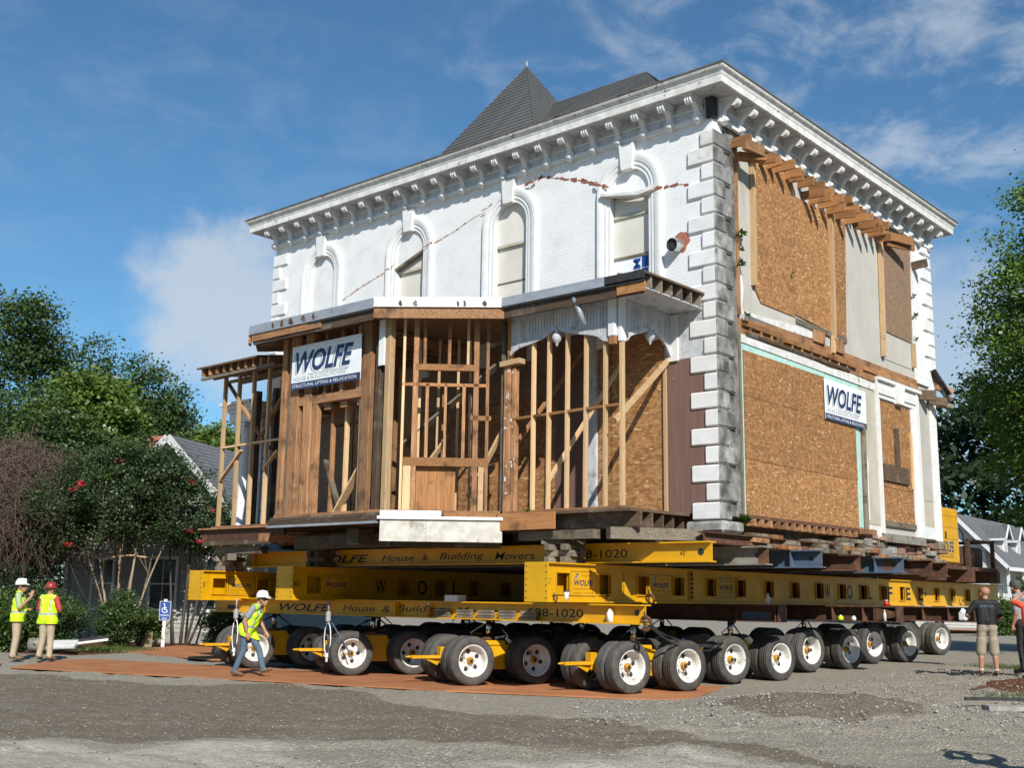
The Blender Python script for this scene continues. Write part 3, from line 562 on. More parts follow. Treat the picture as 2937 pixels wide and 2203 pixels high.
# ---- roofs
def uvface(kk_verts, name, m, parent, thick=0):
    return None
def roof_mesh(name, faces, m, parent):
    me = bpy.data.meshes.new(name); vs = []; fs = []
    for f in faces: fs.append(list(range(len(vs), len(vs)+len(f)))); vs += [tuple(p) for p in f]
    me.from_pydata(vs, [], fs); uv = me.uv_layers.new(name='UVMap'); li = 0
    for f in faces:
        a, b = Vector(f[0]), Vector(f[1]); e = (b-a).normalized(); nrm = e.cross(Vector(f[-1])-a).normalized(); g = nrm.cross(e)
        for p in f: d = Vector(p)-a; uv.data[li].uv = (d.dot(e), d.dot(g)); li += 1
    me.update(); return link(name, me, m, parent)
x0, x1, y0, y1 = XW-.61, .61, -.61, YD+.61; RA, RB = (-8.1, 5.25, 15.05), (-5.06, 5.25, 15.05); ze = 11.302
def courses(a, b, c, d, step=.17):
    a, b, c, d = map(Vector, (a, b, c, d)); n = max(2, int(((d-a).length)/step)); nrm = (b-a).cross(d-a).normalized(); out = []
    for i in range(n):
        t0, t1 = i/n, (i+1)/n; p = a.lerp(d, t0)+nrm*.012; q_ = b.lerp(c, t0)+nrm*.012; r_ = b.lerp(c, t1); s_ = a.lerp(d, t1)
        out += [[p, q_, r_, s_], [a.lerp(d, t0)-nrm*.0, b.lerp(c, t0), q_, p]]
    return out
bx0, bx1, by0, by1, bz = -11.9, -1.3, 1.5, 9.0, 11.42
RF = roof_mesh('roof', courses((bx0, by0, bz), (bx1, by0, bz), RB, RA)+courses((bx1, by0, bz), (bx1, by1, bz), RB, RB)+courses((bx1, by1, bz), (bx0, by1, bz), RA, RB)+courses((bx0, by1, bz), (bx0, by0, bz), RA, RA), 'shingle', HS)
roof_mesh('roof_deck', courses((x0, y0, ze), (x1, y0, ze), (bx1, by0, bz), (bx0, by0, bz), .5)+courses((x1, y0, ze), (x1, y1, ze), (bx1, by1, bz), (bx1, by0, bz), .5)+courses((x1, y1, ze), (x0, y1, ze), (bx0, by1, bz), (bx1, by1, bz), .5)+courses((x0, y1, ze), (x0, y0, ze), (bx0, by0, bz), (bx0, by1, bz), .5), 'shingle', HS)
tx, ty, th = -8.85, 4.95, 2.75; ap = (tx, ty, 16.25); cs = [(tx-th, ty-th, 11.75), (tx+th, ty-th, 11.75), (tx+th, ty+th, 11.75), (tx-th, ty+th, 11.75)]
TW = roof_mesh('turret_roof', sum((courses(cs[i], cs[(i+1) % 4], ap, ap) for i in range(4)), []), 'shingle', HS)
MB().cyl((tx, ty, 16.2), (tx, ty, 16.42), .05, .02, 8).build('finial', 'tinplate', TW)
B('turret_base', tx-th+.25, tx+th-.25, ty-th+.25, ty+th-.25, 11.3, 11.9, 'white', HS)
# ---- side wall: boards, studs, plaster, torn joists (plane X = 0)
def P(name, y0, y1, z0, z1, m, d=.02, base=-.058, parent=None): return B(name, base, base+d, y0, y1, z0, z1, m, parent or HS)
def poly(name, pts, m, d=.018, base=-.058): kk = MB(); kk.prism([(y, z) for y, z in pts], (base, 0, 0), (0, 1, 0), (0, 0, 1), (d, 0, 0)); return kk.build(name, m, HS)
poly('osb_panel', [(1.5, 10.32), (1.5, 7.62), (1.76, 7.32), (3.18, 7.32), (3.24, 10.4)], 'osb', .03); poly('osb_panel', [(3.25, 9.95), (3.22, 7.38), (4.86, 7.3), (4.9, 10.0)], 'osb', .025); poly('osb_panel', [(4.91, 10.02), (4.87, 7.3), (5.56, 7.3), (5.74, 10.06)], 'osb', .025)
poly('osb_panel', [(7.56, 10.35), (7.53, 7.88), (9.27, 7.86), (9.45, 10.35)], 'osbgrey', .025)
B('nailer', -.058, -.02, 3.2, 5.56, 7.2, 7.31, 'grey_y', HS)
beam('stud', (.0, .83, 6.9), (.0, .83, 10.35), .05, .07, 'old_z', HS, (1, 0, 0)); beam('stud', (-.0, 1.44, 7.6), (-.0, 1.5, 10.3), .1, .09, 'new_z', HS, (0, 1, 0)); beam('stud', (.0, 4.86, 7.15), (.0, 4.94, 10.0), .09, .11, 'new_z', HS, (0, 1, 0))
beam('stud', (.0, 7.46, 7.22), (.0, 7.55, 10.1), .09, .12, 'new_z', HS, (0, 1, 0)); beam('stud', (.0, 9.24, 7.25), (.0, 9.26, 7.85), .08, .1, 'new_z', HS, (0, 1, 0))
poly('plaster_sheet', [(.88, 7.0), (1.43, 7.1), (1.43, 10.1), (.9, 10.2)], 'drywall', .012); poly('torn_wallpaper', [(.9, 7.0), (1.02, 7.05), (1.1, 7.45), (1.06, 7.7), (.98, 8.3), (.9, 8.4)], 'white', .018)
poly('torn_wallpaper', [(.95, 9.95), (1.15, 9.3), (1.22, 9.1), (1.3, 9.9)], 'beige', .016)
poly('plaster_sheet', [(1.0, 6.98), (4.0, 7.18), (4.0, 7.3), (1.76, 7.31), (1.5, 7.55), (1.4, 7.5), (.95, 7.05)], 'drywall', .01)
poly('broken_plaster_edge', [(.9, 6.85), (2.2, 6.95), (3.9, 7.0), (3.95, 7.15), (2.8, 7.12), (1.8, 7.05), (1.2, 7.03), (.92, 7.1)], 'whitechip', .03)
P('plaster_sheet', 5.75, 7.38, 6.98, 10.05, 'drywall', .012); P('plaster_sheet', 7.56, 9.2, 7.2, 7.84, 'drywall', .012)
beam('board', (.0, 4.15, 6.95), (.0, 4.15, 7.2), .5, .03, 'old_z', HS, (1, 0, 0)); beam('board', (.01, 5.1, 6.9), (.01, 5.1, 7.22), .42, .03, 'old_z', HS, (1, 0, 0)); beam('board', (.0, 4.82, 6.85), (.0, 4.82, 7.22), .1, .06, 'new_z', HS, (1, 0, 0))
# floor band between the storeys
P('rim_joist', .82, 9.44, 6.55, 6.97, 'old_y', .03); P('ledger', .95, 2.3, 6.72, 6.82, 'joist_y', .09); P('ledger', 2.6, 5.9, 6.68, 6.78, 'joist_y', .1); P('ledger', 6.3, 9.4, 6.72, 6.83, 'old_y', .07)
P('ledger', 1.1, 5.6, 6.56, 6.63, 'dark_y', .07)
for i in range(11): P('joist_end', 1.2+i*.42, 1.25+i*.42, 6.6, 6.72, 'old_y', .085)
poly('torn_lath', [(.9, 6.4), (5.0, 6.36), (6.9, 6.34), (6.9, 6.5), (5.6, 6.54), (4.6, 6.5), (3.4, 6.57), (2.2, 6.53), (1.2, 6.57), (.9, 6.55)], 'whitechip', .035)
# joists of the upper ceiling torn off outside the wall
up = [.86, 1.42, 1.9, 2.28, 2.57, 3.01, 3.26, 3.65, 4.16, 4.56, 4.98, 5.27, 5.89, 6.15, 6.56, 7.03, 7.31]
for i, y in enumerate(up): L = random.uniform(.27, .42); beam('ceiling_joist', (-.2, y-.1, 10.30+random.uniform(-.02, .02)), (L, y-.1+random.uniform(-.05, .05), 10.30+random.uniform(-.05, .03)), .05, .19, 'joist_x', HS)
lo = [3.78, 4.14, 4.54, 4.96, 5.35, 5.86, 6.31, 6.72, 7.1, 7.48]
for i, y in enumerate(lo): L = random.uniform(.34, .5); beam('ceiling_joist', (-.2, y-.1, 10.07), (L, y-.12+random.uniform(-.05, .05), 10.05+random.uniform(-.05, .03)), .05, .18, 'joist_x', HS)
beam('broken_plank', (.35, .55, 10.12), (.42, 1.15, 10.13), .1, .2, 'old_y', HS); beam('broken_plank', (.1, .7, 9.99), (.4, 1.25, 10.02), .2, .12, 'joist_y', HS); beam('broken_plank', (.05, 7.55, 10.2), (.4, 8.5, 10.17), .05, .2, 'joist_y', HS); beam('broken_plank', (.05, 7.8, 10.05), (.36, 8.7, 10.08), .06, .16, 'joist_y', HS)
beam('broken_plank', (.0, 9.45, 9.86), (.36, 9.5, 9.9), .06, .2, 'dark_x', HS)
# lower storey: osb sheets, mint frame, doorway
zs = [3.17, 4.2, 5.39, 6.24]
P('osb_panel', 1.02, 3.45, 3.17, 4.19, 'osb', .03); P('osb_panel', 3.46, 5.8, 3.17, 4.19, 'osb', .03); P('osb_panel', 1.02, 3.46, 4.2, 5.38, 'osb', .03); P('osb_panel', 3.47, 5.82, 4.2, 5.38, 'osb', .03)
P('osb_panel', 1.02, 2.2, 5.39, 6.26, 'osb', .03); P('osb_panel', 2.21, 4.38, 5.39, 6.26, 'osb', .03)
P('mint_trim', .9, 1.01, 3.17, 6.45, 'mint', .012); P('mint_trim', 1.015, 4.4, 6.265, 6.44, 'mint', .014); P('mint_wall', 4.4, 6.1, 5.385, 6.35, 'mint', .008); P('mint_trim', 5.83, 6.05, 3.2, 5.37, 'mint', .012)
P('corner_stud', .83, .9, 3.1, 6.6, 'grey_z', .05); beam('stud', (.0, 6.12, 3.05), (.0, 6.16, 5.45), .07, .08, 'grey_z', HS, (1, 0, 0)); B('nailer', -.05, .12, 5.75, 6.35, 3.05, 3.16, 'old_y', HS)
P('beige_wall', 6.2, 6.96, 3.3, 6.4, 'beige', .012); poly('torn_wallpaper', [(6.25, 3.35), (6.42, 3.4), (6.4, 4.2), (6.44, 4.6), (6.36, 4.9), (6.26, 4.8)], 'white', .016)
P('skirting', 6.2, 6.96, 3.0, 3.28, 'whitechip', .03); P('beige_wall', 9.42, 10.3, 4.05, 6.52, 'drywall', .012); P('beige_wall', 9.42, 10.3, 3.42, 4.04, 'beige', .01); P('skirting', 9.42, 10.34, 3.13, 3.41, 'white', .045)
P('corner_board', 10.3, 10.44, 3.13, 6.7, 'greypaint', .03)
DR = P('door_casing', 6.97, 7.03, 3.13, 6.6, 'white', .07)
for (y0, y1, z0, z1, d) in ((7.035, 7.1, 3.13, 6.2, .05), (7.11, 7.16, 3.13, 6.17, .035), (8.93, 8.98, 3.13, 6.17, .035), (8.99, 9.18, 3.13, 6.2, .05), (9.185, 9.3, 3.13, 6.6, .085), (9.305, 9.4, 3.13, 6.6, .06), (7.035, 9.18, 6.21, 6.3, .05), (7.035, 9.18, 6.305, 6.44, .08), (6.97, 9.44, 6.605, 6.68, .13), (7.035, 9.18, 6.445, 6.6, .06)):
    B('casing_board', -.058, -.058+d, y0, y1, z0, z1, 'white', DR)
kk = MB(); kk.prism([(7.98, 6.18), (8.3, 6.18), (8.4, 6.6), (7.9, 6.6)], (-.058, 0, 0), (0, 1, 0), (0, 0, 1), (.14, 0, 0)); kk.build('keystone', 'white', DR)
P('osb_panel', 7.17, 8.92, 4.19, 6.16, 'osb', .014); P('osb_panel', 7.17, 8.92, 3.3, 4.18, 'osb', .012)
B('cross_board', -.04, -.0, 7.9, 8.12, 4.72, 5.6, 'dark_z', HS); B('cross_board', -.04, .01, 7.2, 8.6, 4.33, 4.71, 'dark_y', HS); B('nailer', -.04, .0, 7.18, 8.9, 3.3, 3.42, 'grey_y', HS); beam('stud', (-.02, 8.86, 4.25), (-.02, 8.88, 5.6), .06, .04, 'new_z', HS, (1, 0, 0))
B('door_sill', -.1, .1, 7.0, 9.15, 2.94, 3.12, 'greysteel', HS)
# torn roof scrap hanging at the far corner
for (a, b, w, t, m) in (((.02, 10.3, 7.35), (.25, 10.65, 6.75), .3, .03, 'black'), ((.0, 10.4, 7.25), (.3, 10.75, 6.6), .1, .08, 'dark_y'), ((-.05, 9.55, 6.62), (.3, 9.75, 6.6), .12, .24, 'dark_x'), ((0., 10.0, 6.55), (.35, 10.3, 6.5), .1, .2, 'dark_x'), ((.05, 10.45, 6.95), (.3, 10.85, 6.85), .12, .14, 'old_y'), ((.1, 10.45, 6.5), (.3, 10.75, 6.45), .2, .1, 'dark_y')):
    beam('hanging_scrap', a, b, w, t, m, HS)
kk = MB()
for i in range(9): y = random.uniform(10.2, 10.7); kk.add([(.2, y, 7.1-random.random()*.5), (.25, y+.09, 7.0-random.random()*.4), (.3, y+.06, 6.4+random.random()*.2)], [(0, 1, 2)])
kk.build('tar_paper_scrap', 'black', HS)
# underside of the side wall: short joist ends, sills, old brick footing
B('sill_beam', -.2, .0, .7, 5.9, 3.1, 3.165, 'rust', HS)
for i in range(15): B('joist_end', -.25, .03, 1.15+i*.31, 1.24+i*.31, 2.97, 3.095, 'old_x', HS)
random.seed(11); y = 5.95
while y < 10.3:
    L = random.uniform(.22, .6); z_ = 2.6
    while z_ < 3.02:
        hh_ = random.choice([.09, .12, .16, .2]); zt = min(z_+hh_, 2.93 if 6.9 < y < 9.2 else 3.12); l2 = L*random.uniform(.75, 1.05); d = random.uniform(-.12, .07)
        if zt-z_ > .04 and random.random() < .88: kk = MB(); kk.bev(-.3, d, y, y+l2, z_, zt-.008, .018); kk.build('footing_brick', random.choice(['pinkbrick', 'pinkbrick', 'concrete', 'pinkbrick', 'grey_y']), HS)
        z_ = zt
        if zt >= 2.925 and 6.9 < y < 9.2: break
    y += L
B('side_shading_sill', -.5, -.36, .5, 10.1, 2.6, 2.96, 'dark_y', HS); beam('sill_timber', (-4.0, -1.3, 2.62), (-5.6, -2.6, 2.62), .2, .2, 'dark_x', HS); beam('sill_timber', (-5.6, -2.55, 2.66), (-8.5, -2.55, 2.66), .2, .26, 'dark_x', HS); beam('sill_timber', (-3.6, -.4, 2.66), (-1.0, -.4, 2.66), .2, .16, 'dark_x', HS)  # side sill and bay timbers added to keep sun off the steel below
# ---- plants rooted in the masonry
def tuft(x, y, z, n, s, parent):
    kk = MB()
    for i in range(n):
        a = random.uniform(0, 6.28); d = V(cos(a)*.6+.5, sin(a), random.uniform(-.5, .7)).normalized()*s*random.uniform(.5, 1); c = V(x, y, z)+d*.5; sd = d.cross(V(.3, .2, 1)).normalized()*s*.22
        kk.add([c-d*.5, c+sd, c+d*.5, c-sd], [(0, 1, 2, 3)])
    return kk.build('wall_weed', 'leaf_mid', parent)
for (x, y, z, n, s) in ((.05, .86, 7.9, 14, .16), (.05, .9, 8.5, 16, .18), (.05, .88, 8.15, 10, .12), (.08, .95, 6.9, 12, .15), (.02, .8, 3.05, 30, .25), (.03, 3.0, 8.2, 8, .1), (.0, 9.45, 8.6, 12, .14), (.0, 9.43, 9.1, 12, .12), (.0, 9.43, 8.0, 14, .12), (-3.0, -1.75, 3.15, 10, .15)): tuft(x, y, z, n, s, HS)

# ---- front porch: deck, studs, braces, gingerbread and torn pent roof
DK = [(-.62, .0), (-.72, -1.72), (-3.6, -1.72), (-5.3, -3.22), (-8.62, -3.22), (-10.3, -1.72), (-13.0, -1.72), (-13.0, .0)]
kk = MB(); kk.prism(DK, (0, 0, 3.09), (1, 0, 0), (0, 1, 0), (0, 0, .05)); kk.build('porch_floor', 'dark_x', HS)
ED = list(zip(DK[:-1], DK[1:]))
def along(a, b, t0, t1, z, off=0):
    a, b = V(*a, 0), V(*b, 0); d = b-a; n = V(d.y, -d.x, 0).normalized()*(-1); 
    return a+d*t0+n*off+V(0, 0, z), a+d*t1+n*off+V(0, 0, z)
def eboard(name, i, t0, t1, z0, z1, th, m, off=0):
    a, b = along(*ED[i], t0, t1, (z0+z1)/2, off); return beam(name, a, b, th, z1-z0, m, HS)
eboard('floor_plate', 1, 0, .99, 3.145, 3.19, .1, 'old_x', -.15); eboard('floor_plate', 2, .02, .98, 3.145, 3.19, .1, 'old_x', -.14); eboard('floor_plate', 3, 0, 1, 3.145, 3.2, .1, 'old_x', -.14); eboard('floor_plate', 5, 0, 1, 3.145, 3.185, .1, 'old_x', -.15)
eboard('rim_board', 1, .55, 1.02, 2.82, 3.13, .05, 'joist_x', .06); eboard('rim_board', 3, 0, 1, 2.98, 3.088, .06, 'dark_x', .02); eboard('drip_flashing', 3, 0, 1, 2.93, 2.975, .03, 'tinplate', .06); eboard('rim_board', 5, -.1, 1.06, 2.83, 3.088, .07, 'rust', .0); eboard('rim_board', 5, -.1, 1.08, 3.09, 3.13, .12, 'old_x', .07); eboard('rim_board', 5, .0, 1., 2.72, 2.82, .12, 'dark_x', .05)
[eboard('white_skirt', 2, t_, t_+w_-.002, 2.6, 3.0, .05, 'skirt', .05) for t_, w_ in ((0, .62), (.62, .38))]; eboard('skirt_moulding', 2, -.03, 1.02, 3.005, 3.06, .12, 'white', .06); eboard('skirt_moulding', 2, .5, 1.0, 3.061, 3.17, .05, 'white', .04); eboard('rim_board', 2, 0.05, .48, 3.062, 3.14, .04, 'joist_x', .03)
for i in range(5): y = -1.5+i*.36; B('floor_joist', -4.2, -.66-.02*i, y, y+.06, 2.83, 3.085, 'dark_x', HS)
for (a, b, w, t) in (((-1.15, -1.75, 2.72), (-.2, -.35, 2.72), .22, .2), ((-3.3, -1.5, 2.72), (-1.5, -1.62, 2.72), .2, .16), ((-12.7, -1.55, 2.62), (-10.9, -1.6, 2.6), .22, .17), ((-12.75, -1.3, 2.45), (-11.7, -1.9, 2.44), .2, .15)): beam('sill_timber', a, b, w, t, 'grey_x', HS)
beam('sill_timber', (-10.2, -1.7, 2.8), (-10.4, -.4, 2.8), .2, .2, 'dark_y', HS); beam('sill_timber', (-9.3, -2.9, 2.78), (-9.2, -.4, 2.78), .2, .16, 'old_y', HS); beam('sill_timber', (-6.3, -3.0, 2.72), (-6.2, -.4, 2.72), .35, .3, 'dark_y', HS)
for i in range(10): beam('sill_timber', (-12.8+i*1.3, .3, 2.83), (-12.8+i*1.3, 10.2, 2.83), .2, .22, 'dark_y', HS)
# studs
ST = 3.19; TP = 6.92
def stud(x, y, m, z0=ST, z1=TP, w=.045, d=.09, lean=0., ang=0.):
    kk = MB(); c, s_ = cos(ang), sin(ang); vs = []
    for z, l in ((z0, 0), (z1, lean)):
        for (i, j) in ((-1, -1), (1, -1), (1, 1), (-1, 1)): a, b = i*w/2, j*d/2; vs.append((x+l+a*c-b*s_, y+a*s_+b*c, z))
    kk.add(vs, [(0, 1, 2, 3), (7, 6, 5, 4), (0, 4, 5, 1), (1, 5, 6, 2), (2, 6, 7, 3), (3, 7, 4, 0)]); return kk.build('stud', m, HS)
random.seed(5)
for x in (-3.02, -2.65, -2.22, -1.8, -1.36): stud(x, -1.55, 'new_z', lean=random.uniform(-.03, .03), z1=6.6)
stud(-.99, -1.55, 'new_z', z1=6.15, w=.06)
for x in (-12.83, -12.21, -11.65, -11.08): stud(x, -1.55, 'new_z', lean=random.uniform(-.08, -.02), z1=7.0, w=.06)
beam('blocking', (-3.5, -1.55, 4.93), (-1.0, -1.55, 4.97), .08, .045, 'joist_x', HS); beam('blocking', (-12.8, -1.55, 5.08), (-10.6, -1.55, 5.12), .08, .045, 'new_x', HS)
beam('brace', (-1.02, .0, 6.03), (-1.02, -1.72, 4.66), .045, .1, 'new_y', HS); stud(-1.08, -.06, 'new_z', z1=5.95, w=.06, d=.05)
beam('brace', (-2.75, -1.45, 3.7), (-1.9, -.3, 6.0), .04, .09, 'new_z', HS, (1, 0, 0)); beam('brace', (-3.75, -1.3, 4.4), (-2.9, -.2, 6.4), .04, .09, 'old_z', HS, (1, 0, 0))
beam('brace', (-12.9, -1.45, 6.7), (-11.3, -1.45, 5.1), .04, .1, 'old_x', HS, (0, 1, 0)); beam('brace', (-12.75, -1.6, 4.3), (-12.0, -1.6, 4.95), .045, .09, 'new_x', HS, (0, 1, 0)); beam('brace', (-11.1, -1.6, 4.45), (-10.6, -1.6, 4.85), .045, .09, 'new_x', HS, (0, 1, 0)); beam('brace', (-11.6, -1.45, 5.1), (-10.5, -1.45, 6.4), .04, .1, 'old_x', HS, (0, 1, 0)); beam('brace', (-11.3, -1.4, 5.05), (-10.4, -1.4, 4.4), .04, .1, 'old_x', HS, (0, 1, 0))
# front face of the bay: heavy old posts, sign bay, boarded opening
for (x, w, m, z0) in ((-8.52, .16, 'old_z', 3.14), (-8.16, .3, 'old_z', 3.14), (-7.72, .26, 'old_z', 3.14), (-5.95, .26, 'old_z', 3.14), (-5.62, .14, 'dark_z', 3.14), (-5.36, .14, 'new_z', 3.16)): kk = MB(); kk.bev(x-w/2, x+w/2, -3.12, -2.98, z0, 6.9 if m != 'dark_z' else 6.5, .012); kk.build('post', m, HS)
for (x, z1) in ((-8.36, 6.9), (-7.5, 5.4), (-6.12, 6.9)): stud(x, -3.03, 'grey_z', z1=z1, w=.09)
B('post', -7.55, -7.42, -3.1, -2.98, 3.14, 5.45, 'old_z', HS); B('white_corner_board', -5.56, -5.41, -3.17, -3.13, 5.95, 6.85, 'white', HS)
beam('header', (-8.2, -3.06, 5.5), (-6.08, -3.06, 5.5), .1, .17, 'old_x', HS)
for i in range(4): x = -7.7+i*.5; beam('cripple', (x, -3.04, 5.58), (x, -3.04, 6.85), .09, .14, 'old_z', HS, (0, 1, 0)); B('joist_end', x-.1, x+.1, -3.02, -2.5, 5.28, 5.4, 'old_y', HS)
for i in range(7): x = -8.3+i*.36; B('ceiling_joist', x-.04, x+.04, -3.0, -.1, 6.7, 6.88, 'old_y', HS)
for x, m_ in ((-7.3, 'old_z'), (-6.88, 'new_z'), (-6.42, 'new_z')): stud(x, -2.75, m_, z1=6.6, w=.055)
for x in (-7.6, -7.1, -6.6): stud(x, -1.7, 'old_z', z1=6.6)
beam('brace', (-7.5, -2.75, 4.3), (-7.0, -2.75, 3.25), .04, .12, 'grey_x', HS, (0, 1, 0)); beam('brace', (-7.05, -2.85, 3.15), (-6.1, -2.85, 4.35), .04, .17, 'new_x', HS, (0, 1, 0)); beam('blocking', (-7.6, -2.45, 5.05), (-6.2, -2.45, 5.08), .08, .045, 'old_x', HS)
# angled right face of the bay: window framing
a0, b0 = V(-3.72, -1.56, 0), V(-5.3, -3.06, 0); dv = b0-a0; an = math.atan2(dv.y, dv.x)
def bay(t): return a0.x+dv.x*t, a0.y+dv.y*t
for (t, m, w, z0, z1) in ((.155, 'old_z', .06, ST, TP), (.255, 'old_z', .1, ST, TP), (.33, 'new_z', .05, 5.95, TP), (.495, 'old_z', .06, 5.95, TP), (.71, 'old_z', .06, 5.95, TP), (.785, 'old_z', .1, ST, TP), (.89, 'new_z', .05, ST, TP), (.52, 'old_z', .05, 4.15, 5.6), (.36, 'old_z', .06, 4.15, 5.6), (.68, 'old_z', .06, 4.15, 5.6), (.2, 'new_z', .1, ST, 4.1), (.84, 'new_z', .14, ST, 4.05)):
    x, y = bay(t); stud(x, y, m, z0, z1, w, .09, 0, an)
def bayb(name, t0, t1, z, h, m, th=.09): (xa, ya), (xb, yb) = bay(t0), bay(t1); beam(name, (xa, ya, z), (xb, yb, z), th, h, m, HS)
bayb('header', .25, .79, 5.92, .12, 'joist_x', .1); bayb('blocking', .14, .9, 5.58, .06, 'joist_x'); bayb('window_sill', .14, .88, 4.1, .16, 'joist_x', .1); bayb('blocking', .12, .3, 4.95, .09, 'joist_x')
for t in (.42, .6, .3, .76): x, y = bay(t); stud(x-.42, y+.45, 'new_z', ST, 6.6, .05, .09, random.uniform(-.05, .05), an); 
for t in (.25, .5, .72): x, y = bay(t); stud(x-.9, y+.8, 'old_z', ST, 6.6, .05, .09, 0, an)
(xa, ya), (xb, yb) = bay(.42), bay(.76); beam('plywood_sheet', (xa-.06, ya+.06, 3.6), (xb-.06, yb+.06, 3.6), .02, .85, 'joist_z', HS)
beam('brace', (-5.6, -2.4, 4.5), (-3.9, -1.2, 6.3), .05, .16, 'grey_x', HS, (0, 1, 0)); beam('brace', (-4.6, -1.6, 3.5), (-3.7, -1.3, 5.2), .05, .1, 'new_x', HS, (0, 1, 0)); beam('brace', (-5.2, -2.6, 3.6), (-4.7, -2.2, 4.5), .05, .1, 'new_x', HS, (0, 1, 0)); beam('brace', (-9.6, -2.3, 3.3), (-8.3, -2.3, 6.0), .05, .12, 'grey_x', HS, (0, 1, 0))
# corner post of bay and porch, with flaking paint and a broken cap
kk = MB(); kk.bev(-3.72, -3.56, -1.6, -1.46, 3.14, 5.98, .01); kk.bev(-3.55, -3.44, -1.58, -1.47, 3.14, 5.92, .01); pc = kk.build('post', 'old_z', HS)
kk = MB(); kk.bev(-3.66, -3.55, -1.58, -1.48, 5.99, 6.95, .01); kk.build('post', 'joist_z', HS); beam('post_cap', (-3.78, -1.58, 6.0), (-3.3, -1.56, 6.03), .18, .1, 'new_x', HS); stud(-3.8, -1.5, 'grey_z', w=.07, z1=6.9)
kk = MB()
for i in range(15):
    z = random.uniform(3.4, 5.9); x = random.choice([-3.64, -3.5])+random.uniform(-.045, .045); w = random.uniform(.01, .035); h = random.uniform(.02, .13)
    kk.prism([(x-w, z), (x+w*.6, z-h*.2), (x+w, z+h*.6), (x-w*.3, z+h)], (0, -1.603 if x < -3.555 else -1.583, 0), (1, 0, 0), (0, 0, 1), (0, -.004, 0))
kk.build('paint_flake', 'white', pc)
# walls behind the porch
for i, x in enumerate((-1.12, -2.34)): B('osb_panel', x-(1.2 if i == 0 else .3), x, -.03, -.005, 3.16, 6.6, 'osb', HS)
B('brown_wall', -1.1, -.02, -.012, .0, 3.14, 6.0, 'brownwall', HS); B('grey_wall_board', -1.1, -.02, -.01, .0, 6.0, 7.05, 'greypaint', HS)
B('white_post', -2.92, -2.66, -.1, -.005, 3.15, 6.8, 'greypaint', HS); B('brown_wall', -3.7, -2.93, -.03, -.0, 3.15, 6.8, 'brownwall', HS)
for x in np.arange(-9.8, -3.8, 1.22): B('osb_panel', x, x+1.21, -.03, -.005, 3.16, 5.6, 'osb', HS); B('osb_panel', x, x+1.21, -.03, -.005, 5.61, 6.85, 'osbgrey', HS)
B('osb_panel', -11.1, -9.85, -.02, 0, 3.15, 6.85, 'osbgrey', HS); B('inner_wall', -13.1, -11.12, -.02, 0, 3.15, 6.85, 'greypaint', HS)
kk = MB(); kk.prism([(-1.0, -.05), (-1.0, -1.5), (-3.7, -1.5), (-5.3, -3.0), (-8.5, -3.0), (-10.2, -1.5), (-10.2, -.05)], (0, 0, 6.94), (1, 0, 0), (0, 1, 0), (0, 0, .02)); kk.build('porch_ceiling', 'osbgrey', HS)
# gingerbread spandrels
def spandrel(pts, org, e1, nrm, ztop, label):
    e1 = Vector(e1); nrm = Vector(nrm); Pp = list(pts); kk = MB(); z_ = ztop
    for (u0, h0), (u1, h1) in zip(Pp[:-1], Pp[1:]):
        kk.prism([(u0, h0), (u1, h1), (u1, z_), (u0, z_)], org, e1, (0, 0, 1), nrm*.02)
        kk.prism([(u0, h0-.002), (u1, h1-.002), (u1, h1+.09), (u0, h0+.09)], Vector(org)+nrm*.02, e1, (0, 0, 1), nrm*.02)
    o = kk.build('arched_spandrel', 'greypaint', HS); u = Pp[0][0]+.07
    while u < Pp[-1][0]-.03:
        hb = np.interp(u, [a for a, _ in Pp], [b for _, b in Pp])+.09; kb = MB(); kb.prism([(u-.03, hb), (u+.03, hb), (u+.03, z_-.06), (u-.03, z_-.06)], Vector(org)+nrm*.021, e1, (0, 0, 1), nrm*.008); kb.build('bead_board', 'greypaint', o); u += .072
    return o
fp = [(-3.53, 6.14), (-3.45, 6.21), (-3.3, 6.27), (-3.1, 6.3), (-2.94, 6.325), (-2.8, 6.355), (-2.66, 6.4), (-2.51, 6.47), (-2.41, 6.51), (-2.3, 6.45), (-2.16, 6.4), (-1.96, 6.345), (-1.75, 6.31), (-1.58, 6.27), (-1.45, 6.22), (-1.35, 6.14), (-1.24, 6.11)]
spandrel([(a, b) for a, b in fp], (0, -1.6, 0), (1, 0, 0), (0, -1, 0), 6.88, '')
sp_ = [(-1.5, 6.1), (-1.42, 6.14), (-1.35, 6.22), (-1.2, 6.285), (-1.05, 6.32), (-.92, 6.365), (-.82, 6.41), (-.7, 6.5), (-.6, 6.45), (-.5, 6.4), (-.36, 6.34), (-.22, 6.25), (-.12, 6.12), (-.03, 6.02)]
spandrel(sp_, (-.98, 0, 0), (0, 1, 0), (1, 0, 0), 6.9, '')
for (x, y) in ((-2.41, -1.62), (-.97, -.7)): kk = MB(); kk.lathe([(.0, .12), (.04, .12), (.05, .06), (.035, .03), (.085, -.03), (.095, -.08), (.07, -.15), (.03, -.18), (.025, -.22), (.0, -.25)], (x, y, 6.42), n=14); kk.build('pendant', 'greypaint', HS)
kk = MB(); kk.bev(-1.22, -1.05, -1.68, -1.55, 6.18, 6.92, .02); kk.bev(-1.04, -.94, -1.62, -1.48, 6.08, 6.92, .02); kk.build('spandrel_post', 'white', HS); B('broken_post_stub', -1.2, -1.07, -1.66, -1.56, 6.05, 6.18, 'joist_z', HS)
B('wall_bracket_board', -1.0, -.8, -.06, -.013, 5.97, 6.85, 'white', HS); kk = MB(); kk.cyl((-1.75, -1.95, 6.95), (-1.6, -1.85, 6.42), .06, .05, 10); kk.build('bent_downpipe', 'tinplate', HS)
